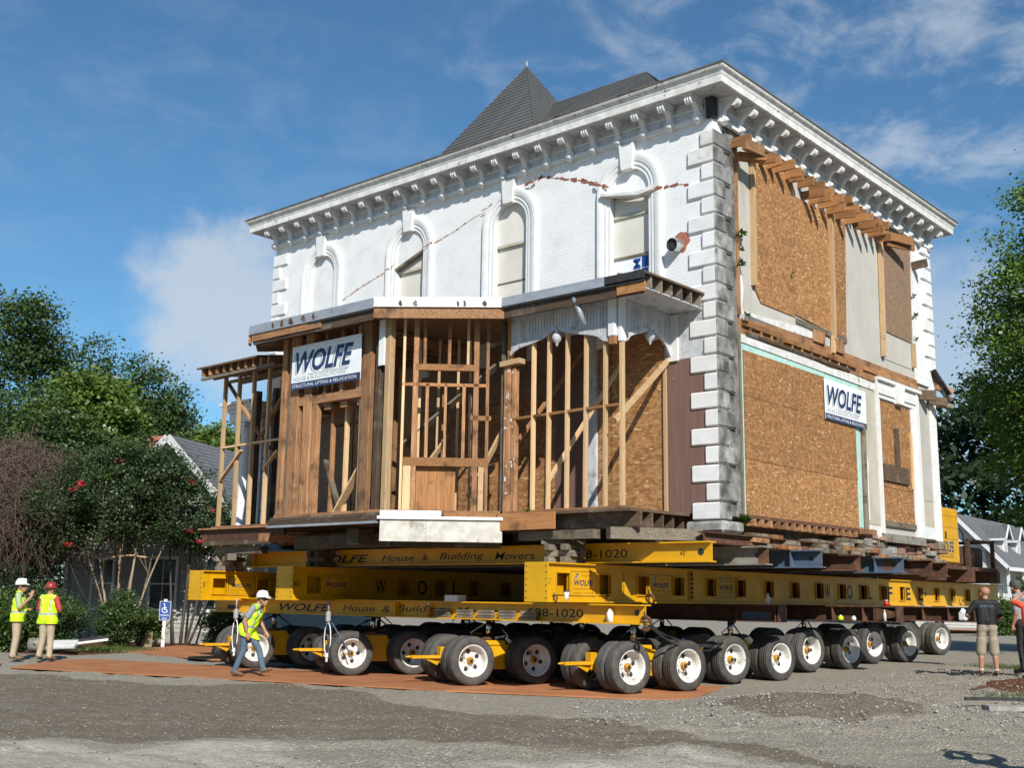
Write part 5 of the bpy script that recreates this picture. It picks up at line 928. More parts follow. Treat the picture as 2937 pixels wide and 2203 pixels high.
# ------------------------------------------------------------------ company signs
def sign(label, o, xd, w, h, wavy=False):
    xd = Vector(xd).normalized(); n = xd.cross(V(0, 0, 1)); o = Vector(o); T = wthing('company_sign', label, 'sign', tuple(o))
    kk = MB()
    if not wavy: kk.prism([(0, 0), (w, 0), (w, h), (0, h)], o, xd, (0, 0, 1), n*.012)
    else:
        N = 14; sag = [(.012*sin(i*1.3)+.02*(i/N)**2) for i in range(N+1)]; top = [h-.03*(i/N)**3*0 for i in range(N+1)]
        vs = [o+xd*(w*i/N)+V(0, 0, z)+n*(.012) for i in range(N+1) for z in (0, h)]+[o+xd*(w*i/N)+V(0, 0, z)+n*.002 for i in range(N+1) for z in (0, h)]
        M_ = 2*(N+1); fs_ = [(2*i, 2*i+2, 2*i+3, 2*i+1) for i in range(N)]+[(M_+2*i+1, M_+2*i+3, M_+2*i+2, M_+2*i) for i in range(N)]+[(2*i+1, 2*i+3, M_+2*i+3, M_+2*i+1) for i in range(N)]+[(2*i+2, 2*i, M_+2*i, M_+2*i+2) for i in range(N)]+[(0, 1, M_+1, M_), (2*N+1, 2*N, M_+2*N, M_+2*N+1)]
        kk.add(vs, fs_)
    kk.build('panel', 'vinyl', T); f = o+n*.012; st_ = MB(); st_.prism([(0, 0), (w, 0), (w, h*.155), (0, h*.155)], f+n*.0008, xd, (0, 0, 1), n*.002); st_ = st_.build('navy_strip', 'navy', T); U = (0, 0, 1)
    def tx(s, x, z, hh, ww, m, sh=0, b=0, l=.003): text(s, hh*h, m, T, f+xd*(x*w)+V(0, 0, z*h), xd, U, w=ww*w, shear=sh, bold=b, lift=l)
    tx('WOLFE', .03, .335, .5, .84, 'greyprint', .28, .05, .002); tx('WOLFE', .042, .347, .5, .84, 'vinyl', .28, .04, .0035); tx('WOLFE', .055, .36, .5, .84, 'navy', .28, .03, .005)
    tx('HOUSE & BUILDING MOVERS', .035, .19, .095, .76, 'greyprint'); tx('STRUCTURAL LIFTING & RELOCATION', .02, .04, .075, .93, 'vinyl', 0, .0, .005)
    kk = MB(); kk.prism([(w*.25, h*.305), (w*.78, h*.3), (w*.8, h*.275), (w*.84, h*.312), (w*.25, h*.318)], f+n*.003, xd, U, n*.001); kk.build('underline', 'greyprint', T)
    return T
sign('rigid white and navy company sign on the bare studs of the bay', (-8.15, -3.2, 5.74), (1, 0, 0), 2.13, .91)
sign('white and navy company banner tacked over the boarded side wall', (.0, 4.29, 5.36), (0, 1, 0), 2.02, .86, True)
# ------------------------------------------------------------------ power unit on the girders behind the house
PU = wthing('power_unit', 'yellow engine power unit on the girders behind the house', 'generator', (-1.9, 14.3, 2.6)); XF = -1.3
kk = MB(); kk.bev(-2.6, XF, 13.2, 15.2, 2.72, 4.25, .04); kk.build('housing', 'yellow', PU)
for z in (4.02, 3.7, 3.38): B('panel_seam', XF+.001, XF+.004, 13.22, 15.18, z, z+.012, 'dimink', PU)
text('WOLFE', .3, 'navy', PU, (XF, 13.75, 3.02), (0, 1, 0), (0, 0, 1), w=1.0, bold=.02); B('underline', XF+.002, XF+.004, 13.9, 14.7, 2.96, 2.975, 'navy', PU); B('latch', XF+.002, XF+.02, 14.15, 14.22, 3.4, 3.58, 'ink', PU); text('HOUSE & BUILDING MOVERS', .06, 'dimink', PU, (XF, 13.78, 2.86), (0, 1, 0), (0, 0, 1), w=.95)
kk = MB(); kk.cyl((-1.8, 13.6, 4.25), (-1.8, 13.6, 4.55), .06, n=12); kk.build('exhaust', 'tin', PU)
for (a, b, c_, d_, e_, f_) in ((-2.7, -1.2, 13.0, 18.0, 2.56, 2.66), (-2.5, -1.35, 13.3, 15.1, 2.66, 2.72), (-1.35, -1.25, 17.85, 17.95, 2.66, 3.4), (-2.6, -2.5, 17.85, 17.95, 2.66, 3.4), (-2.6, -1.25, 17.85, 17.95, 3.4, 3.48), (-1.35, -1.25, 15.8, 15.9, 2.66, 3.4), (-1.37, -1.27, 15.9, 17.85, 3.4, 3.46)): B('skid_rail', a, b, c_, d_, e_, f_, 'rust', PU)
kk = MB(); kk.bev(-2.4, -1.45, 15.5, 17.5, 2.67, 3.25, .05); kk.build('fuel_tank', 'rust', PU); kk = MB(); kk.tube([(-1.5, 15.3, 3.2)]+[(-1.5, 15.7+.4*cos(a), 3.5+.25*sin(a)) for a in np.linspace(pi, 0, 9)]+[(-1.5, 16.2, 3.1)], .02, 6); kk.build('hose_loop', 'black', PU); B('tank_strap', -2.42, -1.43, 16.2, 16.3, 2.66, 3.27, 'yellow2', PU)
for y, q_ in ((13.3, 'front'), (15.5, 'middle'), (17.6, 'rear')): tag(B('steel_beam', -2.8, -1.1, y, y+.24, 2.225, 2.555, 'rust'), 'dark cross beam under the %s of the power unit' % q_, 'beam')
# ------------------------------------------------------------------ small things left on the steel
T = wthing('paper_cup', 'white paper coffee cup with dark lid on the near girder', 'cup', (-2.015, -1.8, 1.565)); kk = MB(); kk.lathe([(0, 0), (.035, 0), (.048, .15), (0, .15)], (-2.015, -1.8, 1.566), n=16); kk.build('cup', 'cardboard', T); kk = MB(); kk.lathe([(.05, .15), (.05, .165), (.042, .185), (0, .185)], (-2.015, -1.8, 1.566), n=16); kk.build('lid', 'darksteel', T)
def clamp(x, y, z, label, s=1.):
    T = wthing('beam_clamp', label, 'clamp', (x, y, z)); kk = MB(); kk.tube([(x+.1*s*cos(a), y, z+.1*s*sin(a)) for a in np.linspace(-2.2, 2.2, 12)], .03*s, 8); kk.build('jaw', 'rust', T); kk = MB(); kk.cyl((x-.02*s, y, z-.16*s), (x-.02*s, y, z+.18*s), .015*s, n=8); kk.build('screw', 'darksteel', T)
clamp(-.84, -1.1, 1.2, 'rusty C clamp on the end of the lower front beam', 1.1); clamp(-1.92, .62, 1.6, 'round rusty clamp on the near girder side', 1.); clamp(-2.0, -.62, 1.62, 'small rusty clamp on the flange below the sign', .5); clamp(-2.0, -2.15, 1.6, 'dark clamp with red handle by the paper cup', .55)
def bottle(x, y, z, r, h, m, label, cat='bottle', cap='cardboard'):
    T = wthing('bottle', label, cat, (x, y, z)); kk = MB(); kk.lathe([(0, 0), (r, 0), (r, h*.62), (r*.45, h*.82), (r*.4, h*.9)], (x, y, z), n=14); kk.build('body', m, T); kk = MB(); kk.lathe([(r*.45, h*.88), (r*.45, h), (0, h)], (x, y, z), n=10); kk.build('cap', cap, T); return T
bottle(.25, 6.26, 1.226, .035, .24, 'plastic', 'tall white spray can on the rusted lower beam', 'spray can'); bottle(-.45, 6.26, 1.226, .05, .1, 'cardboard', 'small white tub on the rusted lower beam', 'tub'); bottle(-.75, 6.26, 1.226, .06, .11, 'hivis', 'small yellow green tub on the rusted lower beam', 'tub'); bottle(.28, 6.3, 1.541, .06, .13, 'redplastic', 'red tub standing on top of the rusted lower beam', 'tub'); bottle(-.8, 3.12, 1.541, .05, .22, 'plastic', 'clear bottle on top of the box-ended beam')
JX, JY = .75, 9.46; T = wthing('milk_jug', 'translucent plastic milk jug on the rearmost rusted beam', 'jug', (JX, JY, 1.226)); kk = MB(); kk.bev(JX-.09, JX+.09, JY-.09, JY+.09, 1.226, 1.42, .03); kk.lathe([(.09, .19), (.04, .27), (.03, .29), (0, .29)], (JX, JY, 1.226), n=12); kk.build('body', 'plastic', T); kk = MB(); kk.tube([(JX+.06, JY, 1.3), (JX+.11, JY, 1.36), (JX+.09, JY, 1.45), (JX+.02, JY, 1.48)], .015, 6); kk.build('handle', 'plastic', T)
tag(B('carton', -5.6, -5.25, -1.15, -.9, 1.521, 1.64, 'cardboard'), 'small white carton on the lower front beam', 'box')
bottle(-6.1, -1.09, 1.206, .06, .27, 'yellow2', 'yellow jug on the lower front beam flange', 'jug'); bottle(-1.6, -1.09, 1.206, .06, .26, 'hatwhite', 'yellow and white jug at the end of the lower front beam', 'jug', 'redplastic')
def hanging(x, y, label, blue):
    T = wthing('rigging_hook', label, 'rigging', (x, y, 1.2)); kk = MB(); kk.bev(x-.05, x+.05, y-.05, y+.05, 1.05, 1.28, .03); kk.cyl((x, y, 1.28), (x, y, 1.5), .02, n=8); kk.build('block', 'greyprint', T)
    kk = MB(); kk.tube([(x+.1*sin(a)*(1 if a < pi else 1), y, .72+.33*cos(a)) for a in np.linspace(.0, 2*pi, 18)], .012, 6); kk.build('sling', 'cardboard', T); kk = MB(); kk.lathe([(0, -.06), (.05, -.03), (.05, .02), (0, .06)], (x, y, .38), n=10); kk.cyl((x, y, .26), (x, y, .34), .03, .02, 8); kk.build('shackle', 'plastic', T)
    if blue: kk = MB(); kk.cyl((x+.12, y, 1.05), (x+.45, y+.1, .6), .014, n=6); kk.cyl((x+.45, y+.1, .6), (x+.57, y+.14, .44), .022, n=6); kk.build('ratchet_bar', 'bluesteel', T)
hanging(-8.1, -2.0, 'white rope sling with a blue bar hanging from the front beam', True); hanging(-11.0, -2.2, 'white rope sling hanging behind the walking worker', False)

T = wthing('hydraulic_hoses', 'bundle of black hydraulic hoses sagging behind the near corner wheels', 'hose', (-1.0, -.6, 1.2))
for i, (a, b) in enumerate((((-1.2, -.85, 1.3), (-1.1, 1.5, .75)), ((-1.1, -.8, 1.25), (-.95, 1.2, .7)), ((-1.3, -.7, 1.35), (-1.3, 2.2, .8)))): kk = MB(); kk.tube([V(*a).lerp(V(*b), t)+V(0, 0, -.55*t*(1-t)*(1+.3*i)) for t in np.linspace(0, 1, 12)], .018, 6); kk.build('hose', 'black', T)
# ------------------------------------------------------------------ people
def capsule(mb, a, b, ra, rb, n=12):
    a, b = Vector(a), Vector(b); d = b-a; L = max(d.length, 1e-4); d = d/L if d.length > 1e-4 else V(0, 0, 1); pr = [(ra*sin(t), -ra*cos(t)) for t in np.linspace(0.02, pi/2, 5)]+[(rb*sin(t), L+rb*cos(t)) for t in np.linspace(pi/2, .02, 5)]
    mb.lathe([(max(r, .0008), h) for r, h in pr], a, d, n)
def person(label, loc, rz, J, outfit, group=None, hat=None, vest=False, hgt=1.78, bald=False, cap=None, glasses=False, vox=.0115):
    s = hgt/1.78
    D = dict(pelvis=(0, 0, .95), belly=(0, 0, 1.1), chest=(0, 0, 1.3), neck=(0, -.005, 1.5), head=(0, .02, 1.62), shl=(-.185, 0, 1.43), shr=(.185, 0, 1.43), ell=(-.235, -.03, 1.14), elr=(.235, -.03, 1.14), wrl=(-.24, .06, .9), wrr=(.24, .06, .9),
             hil=(-.095, 0, .92), hir=(.095, 0, .92), knl=(-.105, .02, .5), knr=(.105, .02, .5), anl=(-.11, -.02, .09), anr=(.11, -.02, .09), tol=(-.13, .15, .045), tor=(.13, .15, .045), look=(0, 1, 0), fl=(0, .1, -1), fr=(0, .1, -1)); D.update(J)
    D = {k: Vector(v)*(s if k not in ('look', 'fl', 'fr') else 1) for k, v in D.items()}
    T = thing('person', label, 'person', group, loc, rz); bones = []
    def bone(a, b, ra, rb, m): bones.append((Vector(a), Vector(b), ra*s, rb*s, m))
    o = outfit; sd = (D['shr']-D['shl']).normalized(); hd = (D['hir']-D['hil']).normalized(); lk = D['look'].normalized()
    for q in (-1, 1): bone(D['pelvis']+hd*q*.07*s, D['chest']+sd*q*.085*s, .112, .115, 'torso'); bone(D['pelvis']+hd*q*.075*s+V(0, 0, .03), D['hil' if q < 0 else 'hir'], .115, .105, 'leg')
    bone(D['belly']+V(0, 0, 0)+lk*.03*s, D['chest']+lk*.02*s, o.get('gut', .125), .12, 'torso'); bone(D['shl'], D['shr'], .07, .07, 'torso'); bone(D['neck']+V(0, 0, .0), D['neck']+V(0, 0, .05*s), .058, .056, 'skin'); bone(D['shl']*.6+D['shr']*.4, D['neck'], .07, .06, 'torso'); bone(D['shr']*.6+D['shl']*.4, D['neck'], .07, .06, 'torso')
    hc = D['head']; bone(hc+V(0, 0, .045*s)-lk*.02*s, hc+V(0, 0, .045*s)+lk*.012*s, .095, .09, 'scalp'); bone(hc+V(0, 0, -.02*s)+lk*.01*s, hc+V(0, 0, -.085*s)+lk*.055*s, .075, .045, 'skin'); bone(hc+lk*.09*s+V(0, 0, .005*s), hc+lk*.115*s+V(0, 0, -.03*s), .012, .016, 'skin')
    rt = lk.cross(V(0, 0, 1)).normalized()
    for q in (-1, 1): bone(hc+rt*q*.088*s+V(0, 0, .01*s), hc+rt*q*.092*s+V(0, 0, -.03*s), .018, .014, 'skin'); bone(hc+lk*.075*s+rt*q*.035*s+V(0, 0, .028*s), hc+lk*.078*s+rt*q*.02*s+V(0, 0, .03*s), .014, .014, 'skin')
    bone(hc+lk*.088*s+V(0, 0, -.055*s)-rt*.02*s, hc+lk*.088*s+V(0, 0, -.055*s)+rt*.02*s, .011, .011, 'skin')
    sl = o.get('sleeve', .75)
    for q, e in (('l', -1), ('r', 1)):
        S, E_, Wr = D['sh'+q], D['el'+q], D['wr'+q]; bone(S, S.lerp(E_, sl), .07, .06, 'torso' if o.get('long') else 'sleeve'); bone(S.lerp(E_, sl*.95), E_, .046, .042, 'sleeve' if o.get('long') else 'skin'); bone(E_, Wr, .045, .029, 'sleeve' if o.get('long') else 'skin')
        f = D['f'+q].normalized(); pm = Wr+f*.085*s; ax_ = f.cross(lk if abs(f.dot(lk)) < .9 else V(0, 0, 1)).normalized(); side = rt*e if abs(f.z) > .5 else V(0, 0, 1); w_ax = f.cross(side).normalized()
        bone(Wr, pm, .03, .034, 'skin'); bone(Wr+w_ax*.018*s+f*.03*s, pm+w_ax*.022*s, .02, .02, 'skin'); bone(Wr-w_ax*.018*s+f*.03*s, pm-w_ax*.022*s, .02, .02, 'skin')
        for i, (u, L) in enumerate(((-.033, .065), (-.011, .078), (.011, .075), (.033, .058))):
            k0 = pm+w_ax*u*s; k1 = k0+(f*.9-side*.15*0+lk*.1).normalized()*L*.55*s; k2 = k1+(f*.7-side*.6).normalized()*L*.5*s; bone(k0, k1, .0105, .0095, 'skin'); bone(k1, k2, .0095, .008, 'skin')
        th = Wr+f*.03*s-w_ax*.025*s; bone(th, th+(f*.6-w_ax*.8).normalized()*.05*s, .013, .011, 'skin'); bone(th+(f*.6-w_ax*.8).normalized()*.05*s, th+(f*.6-w_ax*.8).normalized()*.05*s+f*.035*s, .011, .009, 'skin')
        Hp, Kn, An, To = D['hi'+q], D['kn'+q], D['an'+q], D['to'+q]; lg = o.get('loose', 1.)
        bone(Hp, Kn, .095*lg, .068*lg, 'leg')
        if o.get('short'): bone(Hp.lerp(Kn, .5), Kn+V(0, 0, -.03), .1, .098, 'leg'); bone(Kn, An, .058, .04, 'skin'); bone(Kn.lerp(An, .35)+V(0, -.015, 0), An, .06, .036, 'skin'); bone(An.lerp(Kn, .22), An, .042, .044, 'sock')
        else: bone(Kn, An+V(0, 0, .02), .066*lg, .058*lg, 'leg')
        hl = An-(To-An)*.25; hl.z = min(hl.z, An.z-.03*s); bone(hl+V(0, 0, .02), To, .045, .04, 'shoe'); bone(An, An.lerp(To, .4), .05, .045, 'shoe')
    mb = MB()
    for b in bones: capsule(mb, *b[:4])
    me = bpy.data.meshes.new('b'); me.from_pydata(mb.v, [], mb.f); ob = bpy.data.objects.new('b', me); COL.objects.link(ob)
    r = ob.modifiers.new('r', 'REMESH'); r.mode = 'VOXEL'; r.voxel_size = vox; sm = ob.modifiers.new('s', 'SMOOTH'); sm.iterations = 3; sm.factor = .5
    dg = bpy.context.evaluated_depsgraph_get(); dg.update(); bm_ = bpy.data.meshes.new_from_object(ob.evaluated_get(dg)); bpy.data.objects.remove(ob)
    n = len(bm_.polygons); C = np.empty(n*3, np.float32); bm_.polygons.foreach_get('center', C); C = C.reshape(-1, 3); best = np.full(n, 1e9); lab = np.zeros(n, int); names = ['torso', 'leg', 'skin', 'scalp', 'sleeve', 'sock', 'shoe']
    for (a, b, ra, rb, m) in bones:
        a_, b_ = np.array(a), np.array(b); d = b_-a_; t = np.clip(((C-a_)@d)/max(d@d, 1e-9), 0, 1); dist = np.linalg.norm(C-(a_+t[:, None]*d), axis=1)-(ra+(rb-ra)*t); u = dist < best; best[u] = dist[u]; lab[u] = names.index(m)
    lab[(lab == 0) & (C[:, 2] < D['pelvis'].z+.015*s)] = 1
    bm_.materials.clear(); bm_.polygons.foreach_set('material_index', lab.astype(np.int32)); bm_.name = 'body'
    body = link('body', bm_, [o['top'], o['legs'], 'skin', 'skin' if bald else 'hair', o.get('slv', o['top']), 'sock', o['shoe']], T, True)
    if vest:
        nv = len(bm_.vertices); co = np.empty(nv*3, np.float32); bm_.vertices.foreach_get('co', co); co = co.reshape(-1, 3); no = np.empty(nv*3, np.float32); bm_.vertices.foreach_get('normal', no); no = no.reshape(-1, 3)
        pz = np.array(D['pelvis']); ax2 = np.array(D['chest']-D['pelvis']); ax2 /= np.linalg.norm(ax2); hh = (C-pz)@ax2; lat = np.abs((C-np.array((D['shl']+D['shr'])/2))@np.array(sd))
        fr_ = (C-np.array(D['chest']))@np.array(lk); sel = ((lab == 0) | ((lab == 1) & (hh > -.1*s))) & (hh > -.1*s) & (lat < .205*s) & ~((fr_ > .0) & (hh > .42*s) & (lat < .06*s))
        polys = [(i, list(bm_.polygons[i].vertices)) for i in np.nonzero(sel)[0]]; used_ = sorted({v for _, p in polys for v in p}); mp = {v: i for i, v in enumerate(used_)}; ctr = co[used_].mean(0); hv = (co[used_]-pz)@ax2; fl_ = np.clip((.28*s-hv)/.4, 0, 1)*.045
        outw = co[used_]-(pz+hv[:, None]*ax2); outw /= np.maximum(np.linalg.norm(outw, axis=1, keepdims=True), 1e-3)
        vv = co[used_]+no[used_]*.016+outw*fl_[:, None]+np.sin(hv*38+outw[:, :1].ravel()*9)[:, None]*no[used_]*.004
        vm = bpy.data.meshes.new('vest'); vm.from_pydata([tuple(x) for x in vv], [], [[mp[v] for v in p] for _, p in polys]); mi = []
        for i, p in polys: h_ = hh[i]; la = lat[i]; mi.append(1 if (.09*s < h_ < .135*s) or (h_ > .135*s and .1*s < la < .135*s) else 0)
        vm.polygons.foreach_set('material_index', mi); vm.update(); link('safety_vest', vm, ['hivis', 'silver'], T, True)
    def lc(dx, dy, dz): return hc+rt*dx*s+lk*dy*s+V(0, 0, dz*s)
    if hat:
        mb = MB(); upv = (V(0, 0, 1)-lk*.05).normalized(); mb.lathe([(.128*s, .0), (.126*s, .04*s), (.115*s, .08*s), (.085*s, .115*s), (.04*s, .135*s), (.002, .14*s)], lc(0, -.005, .055), upv, 20); h_ = mb.build('hard_hat', hat, T); mb = MB(); mb.lathe([(.12*s, .0), (.15*s, -.008*s), (.152*s, .002*s), (.124*s, .014*s)], lc(0, .01, .055), upv, 20); mb.beam(lc(0, -.09, .15), lc(0, .1, .165), .03*s, .05*s); mb.prism([(-.09, .1), (.09, .1), (.05, .185), (-.05, .185)], lc(0, 0, .05), rt, lk, V(0, 0, .012)); mb.build('hat_brim', hat, h_)
    if cap: mb = MB(); mb.lathe([(.11*s, -.02*s), (.112*s, .03*s), (.09*s, .075*s), (.05*s, .095*s), (.002, .1*s)], lc(0, -.005, .06), (0, 0, 1), 18); mb.prism([(-.075, .08), (.075, .08), (.05, .18), (-.05, .18)], lc(0, 0, .05), rt, lk, V(0, 0, .012)); mb.build('cap', cap, T)
    if glasses: mb = MB(); mb.beam(lc(-.08, .07, .02), lc(.08, .07, .02), .03, .035); mb.build('sunglasses', 'black', T)
    return T
def az(dx, dy): return math.atan2(-dx, dy)   # rotation that turns local +Y to (dx, dy)
def gz(x, y): return float(H(x, y))
pl_z = -.008
person('worker in hard hat, yellow vest and jeans walking past the front wheels', (-8.85, -3.42, pl_z), az(.86, .5), dict(pelvis=(0, -.03, .93), belly=(0, .02, 1.07), chest=(0, .12, 1.25), neck=(0, .2, 1.43), head=(0, .27, 1.54), shl=(-.17, .15, 1.37), shr=(.18, .15, 1.37), elr=(.22, .0, 1.1), wrr=(.21, .06, .87), ell=(-.22, .16, 1.09), wrl=(-.2, .28, .9), fl=(.1, .5, -.8), fr=(0, .15, -1),
       hil=(-.09, -.03, .9), hir=(.09, -.03, .9), knl=(-.1, .21, .52), anl=(-.1, .32, .12), tol=(-.1, .48, .15), knr=(.1, -.05, .5), anr=(.1, -.22, .09), tor=(.1, -.05, .04), look=(.05, 1, -.12)), dict(top='greyshirt', legs='jeans', shoe='boot', sleeve=.6), 'workers in yellow vests', 'hatwhite', True, 1.74, glasses=True)
person('worker in white hard hat and yellow vest standing with his hand at his chin', (-16.05, -4.68, gz(-16.05,-4.68)+.03), az(.55, .83), dict(elr=(.27, .05, 1.15), wrr=(.1, .26, 1.4), fr=(-.3, .1, .9), ell=(-.23, .02, 1.14), wrl=(-.05, .22, 1.12), fl=(1, .2, 0), look=(.1, 1, -.05)), dict(top='greenshirt', legs='khaki', shoe='boot', sleeve=.85, loose=1.15, gut=.14), 'workers in yellow vests', 'hatwhite', True, 1.84)
person('worker in dark red hard hat and yellow vest seen from behind', (-15.55, -4.2, gz(-15.55,-4.2)+.03), az(-.45, .9), dict(elr=(.29, .02, 1.16), wrr=(.14, .24, 1.12), fr=(-1, .3, 0), ell=(-.29, .02, 1.16), wrl=(-.14, .24, 1.1), fl=(1, .3, 0), look=(.35, 1, -.1), anl=(-.14, -.02, .09), anr=(.14, -.02, .09), tol=(-.19, .14, .045), tor=(.19, .14, .045)), dict(top='redshirt', legs='khaki', shoe='boot', sleeve=.9, loose=1.15, gut=.14), 'workers in yellow vests', 'hatred', True, 1.78)
bx, by = 2.45, 5.98
BS = person('bald man in black T-shirt and khaki shorts with his back turned', (bx, by, gz(bx, by)), az(-.45, .9), dict(ell=(-.36, .0, 1.2), wrl=(-.3, .22, 1.14), fl=(.1, 1, .3), elr=(.27, .05, 1.15), wrr=(.1, .22, 1.1), fr=(-1, .3, 0), look=(-.45, .9, 0), anl=(-.15, -.02, .09), anr=(.14, -.02, .09), knl=(-.13, .02, .5), knr=(.12, .02, .5)), dict(top='blackshirt', legs='shorts', shoe='boot', short=True, sleeve=.8, gut=.15), 'bystanders at the right edge', bald=True, hgt=1.76)
text('MOVING', .06, 'bluesteel', BS, (.13, -.16, 1.33), (-1, 0, 0), (0, -.02, 1), w=.26, lift=.01)
person('man in dark cap and grey shirt leaning to the bald man', (2.96, 6.62, gz(2.96, 6.62)), az(-.85, .3), dict(look=(.15, 1, -.1), chest=(0, .06, 1.29), neck=(0, .09, 1.49), head=(0, .13, 1.61)), dict(top='greyshirt', legs='blackpants', shoe='blackpants', sleeve=.8), 'bystanders at the right edge', cap='capgrey', hgt=1.86)
person('person in orange shirt with a raised arm, cut off by the right edge', (3.36, 5.82, gz(3.36, 5.82)), az(-.5, .85), dict(ell=(-.32, .16, 1.5), wrl=(-.1, .2, 1.66), fl=(.8, .1, .5)), dict(top='orangeshirt', legs='blackpants', shoe='white_shoe', short=True, sleeve=.7), 'bystanders at the right edge', hgt=1.68)
person('person in dark trousers half hidden behind the rearmost rusted beam', (-6.95, 28.3, gz(-6.95, 28.3)), az(.5, -.85), {}, dict(top='blackshirt', legs='darkjeans', shoe='blackpants'), None, vox=.02)
person('bystander just outside the picture whose shadow falls on the gravel', (7.55, -5.95, gz(7.55, -5.95)), az(-.6, .8), dict(ell=(-.3, .25, 1.35), wrl=(-.1, .3, 1.6), fl=(.5, .1, .8), elr=(.3, .25, 1.35), wrr=(.1, .3, 1.6), fr=(-.5, .1, .8)), dict(top='greyshirt', legs='darkjeans', shoe='boot'), None, vox=.02)
# ------------------------------------------------------------------ trees and shrubs
def leaves(clumps, per, rad, size, aspect=1.7, flat_=.5):
    per, size = int(per*1.7), size*.72
    C = np.asarray(clumps, float); n = len(C)*per; c = np.repeat(C, per, 0)
    P_ = c+rng.normal(0, 1, (n, 3))*rad*np.array([1, 1, .62]); d = rng.normal(0, 1, (n, 3)); d[:, 2] *= .6; d /= np.linalg.norm(d, axis=1, keepdims=True)
    up = rng.normal(0, 1, (n, 3))*flat_+np.array([.25, -.25, .9]); sd = np.cross(d, up); sd /= np.maximum(np.linalg.norm(sd, axis=1, keepdims=True), 1e-6)
    s = size*rng.uniform(.6, 1.3, (n, 1)); L = d*s*.5*aspect**.5; W_ = sd*s*.5/aspect**.5
    vs = np.stack([P_-L, P_+W_, P_+L, P_-W_], 1).reshape(-1, 3); return mesh_np('crown', vs, np.full(n, 4), np.arange(n*4))
def ell_clumps(e, n, shell=.55, jit=.12, zcut=-1.):
    cx, cy, cz, rx_, ry_, rz_ = e; d = rng.normal(0, 1, (n, 3)); d /= np.linalg.norm(d, axis=1, keepdims=True); d[:, 2] = np.where(d[:, 2] < zcut, -d[:, 2], d[:, 2])
    r = (shell+(1-shell)*rng.random((n, 1))**.6)*(1+rng.normal(0, jit, (n, 1))); return np.array([cx, cy, cz])+d*r*np.array([rx_, ry_, rz_])
def tree(name, label, base, ells, n, per, rad, size, m, tr=.2, bark='barkd', group=None, trunks=None, limbs=10, cat='tree', flowers=None, aspect=1.7):
    T = wthing(name, label, cat, (base[0], base[1], gz(base[0], base[1])), group); w = np.array([e[3]*e[4]*e[5] for e in ells])**.8; w /= w.sum()
    cl = np.concatenate([ell_clumps(e, max(4, int(n*k_))) for e, k_ in zip(ells, w)]); link('crown', leaves(cl, per, rad, size, aspect), m, T)
    b = V(base[0], base[1], gz(*base[:2])-.1); k = MB(); tops = trunks or [((0, 0), (ells[0][0]-b.x, ells[0][1]-b.y, ells[0][2]-b.z), tr)]
    for (off, top, r_) in tops:
        a = b+V(off[0], off[1], 0); e_ = b+V(*top); pts = [a.lerp(e_, t)+V(random.uniform(-1, 1), random.uniform(-1, 1), 0)*.12*min(1, t*2)*(r_*4) for t in np.linspace(0, 1, 7)]; k.tube(pts, r_, 8, r_*.35)
        for i in range(limbs):
            t = random.uniform(.35, .98); p0 = a.lerp(e_, t); q_ = Vector(cl[random.randrange(len(cl))]); mid = p0.lerp(q_, .5)+V(0, 0, .1*(q_-p0).length); k.tube([p0, mid, q_], r_*.4*(1.1-t*.6), 5, r_*.06)
    k.build('trunk', bark, T)
    if flowers:
        nf, fs = flowers; sel = cl[rng.integers(0, len(cl), nf)]; kk = MB()
        for c in sel: c = Vector(c)+(CAMP-Vector(c)).normalized()*rad*1.2; fo = link('blossom', leaves([c], 26, fs, .09, 1.1), 'flower', T)
    return T
random.seed(9)
def dirp(px, d):   # a place d metres away in the direction of a column of the photograph (0..2937)
    a = math.atan((px-1468.5)/3267)+radians(.0); f = _f*cos(a)+_rt*sin(a); return CAMP.x+f.x*d, CAMP.y+f.y*d
def E_(px, d, z, rx_, rz_, ry_=None): x, y = dirp(px, d); return (x, y, z, rx_, ry_ or rx_, rz_)
g = 'trees left of the house'
x, y = dirp(30, 47); tree('oak_tree', 'tallest oak at the left edge with feathery top twigs', (x, y), [E_(20, 47, 8.6, 2.6, 3.2), E_(180, 46.5, 9.6, 1.1, 1.5), E_(60, 46, 11.6, 1.2, 1.3), E_(255, 46.5, 10.6, .9, .8), E_(-60, 47, 10.8, 2.2, 2.4), E_(70, 46, 6.0, 3.2, 2.2)], 420, 75, .32, .17, 'leaf_dark', .35, group=g)
x, y = dirp(430, 58); tree('oak_tree', 'dense dark green oak behind the grey gabled house', (x, y), [E_(410, 58, 10.4, 1.7, 2.6), E_(455, 58, 9.6, 1.4, 2.2), E_(350, 58, 8.2, 1.6, 2.2), E_(420, 57, 7.0, 2.3, 2.0)], 260, 80, .34, .2, 'leaf_dark', .35, group=g)
x, y = dirp(250, 62); tree('oak_tree', 'dark rounded oak between the tall oak and the dense oak', (x, y), [E_(210, 62, 10.6, 2.0, 1.9), E_(290, 62, 10.6, 1.6, 1.7), E_(250, 61, 8.3, 3.0, 2.4)], 230, 70, .38, .21, 'leaf_far', .3, group=g)
x, y = dirp(250, 43); tree('catalpa_tree', 'big leaved bright green tree above the crape myrtle', (x, y), [E_(235, 43, 7.9, 1.7, 1.3), E_(290, 43, 8.2, 1.0, 1.1), E_(180, 43, 7.0, 1.5, 1.3), E_(260, 42.6, 6.2, 1.6, 1.2)], 200, 60, .28, .2, 'leaf_fresh', .2, group=g, aspect=1.3)
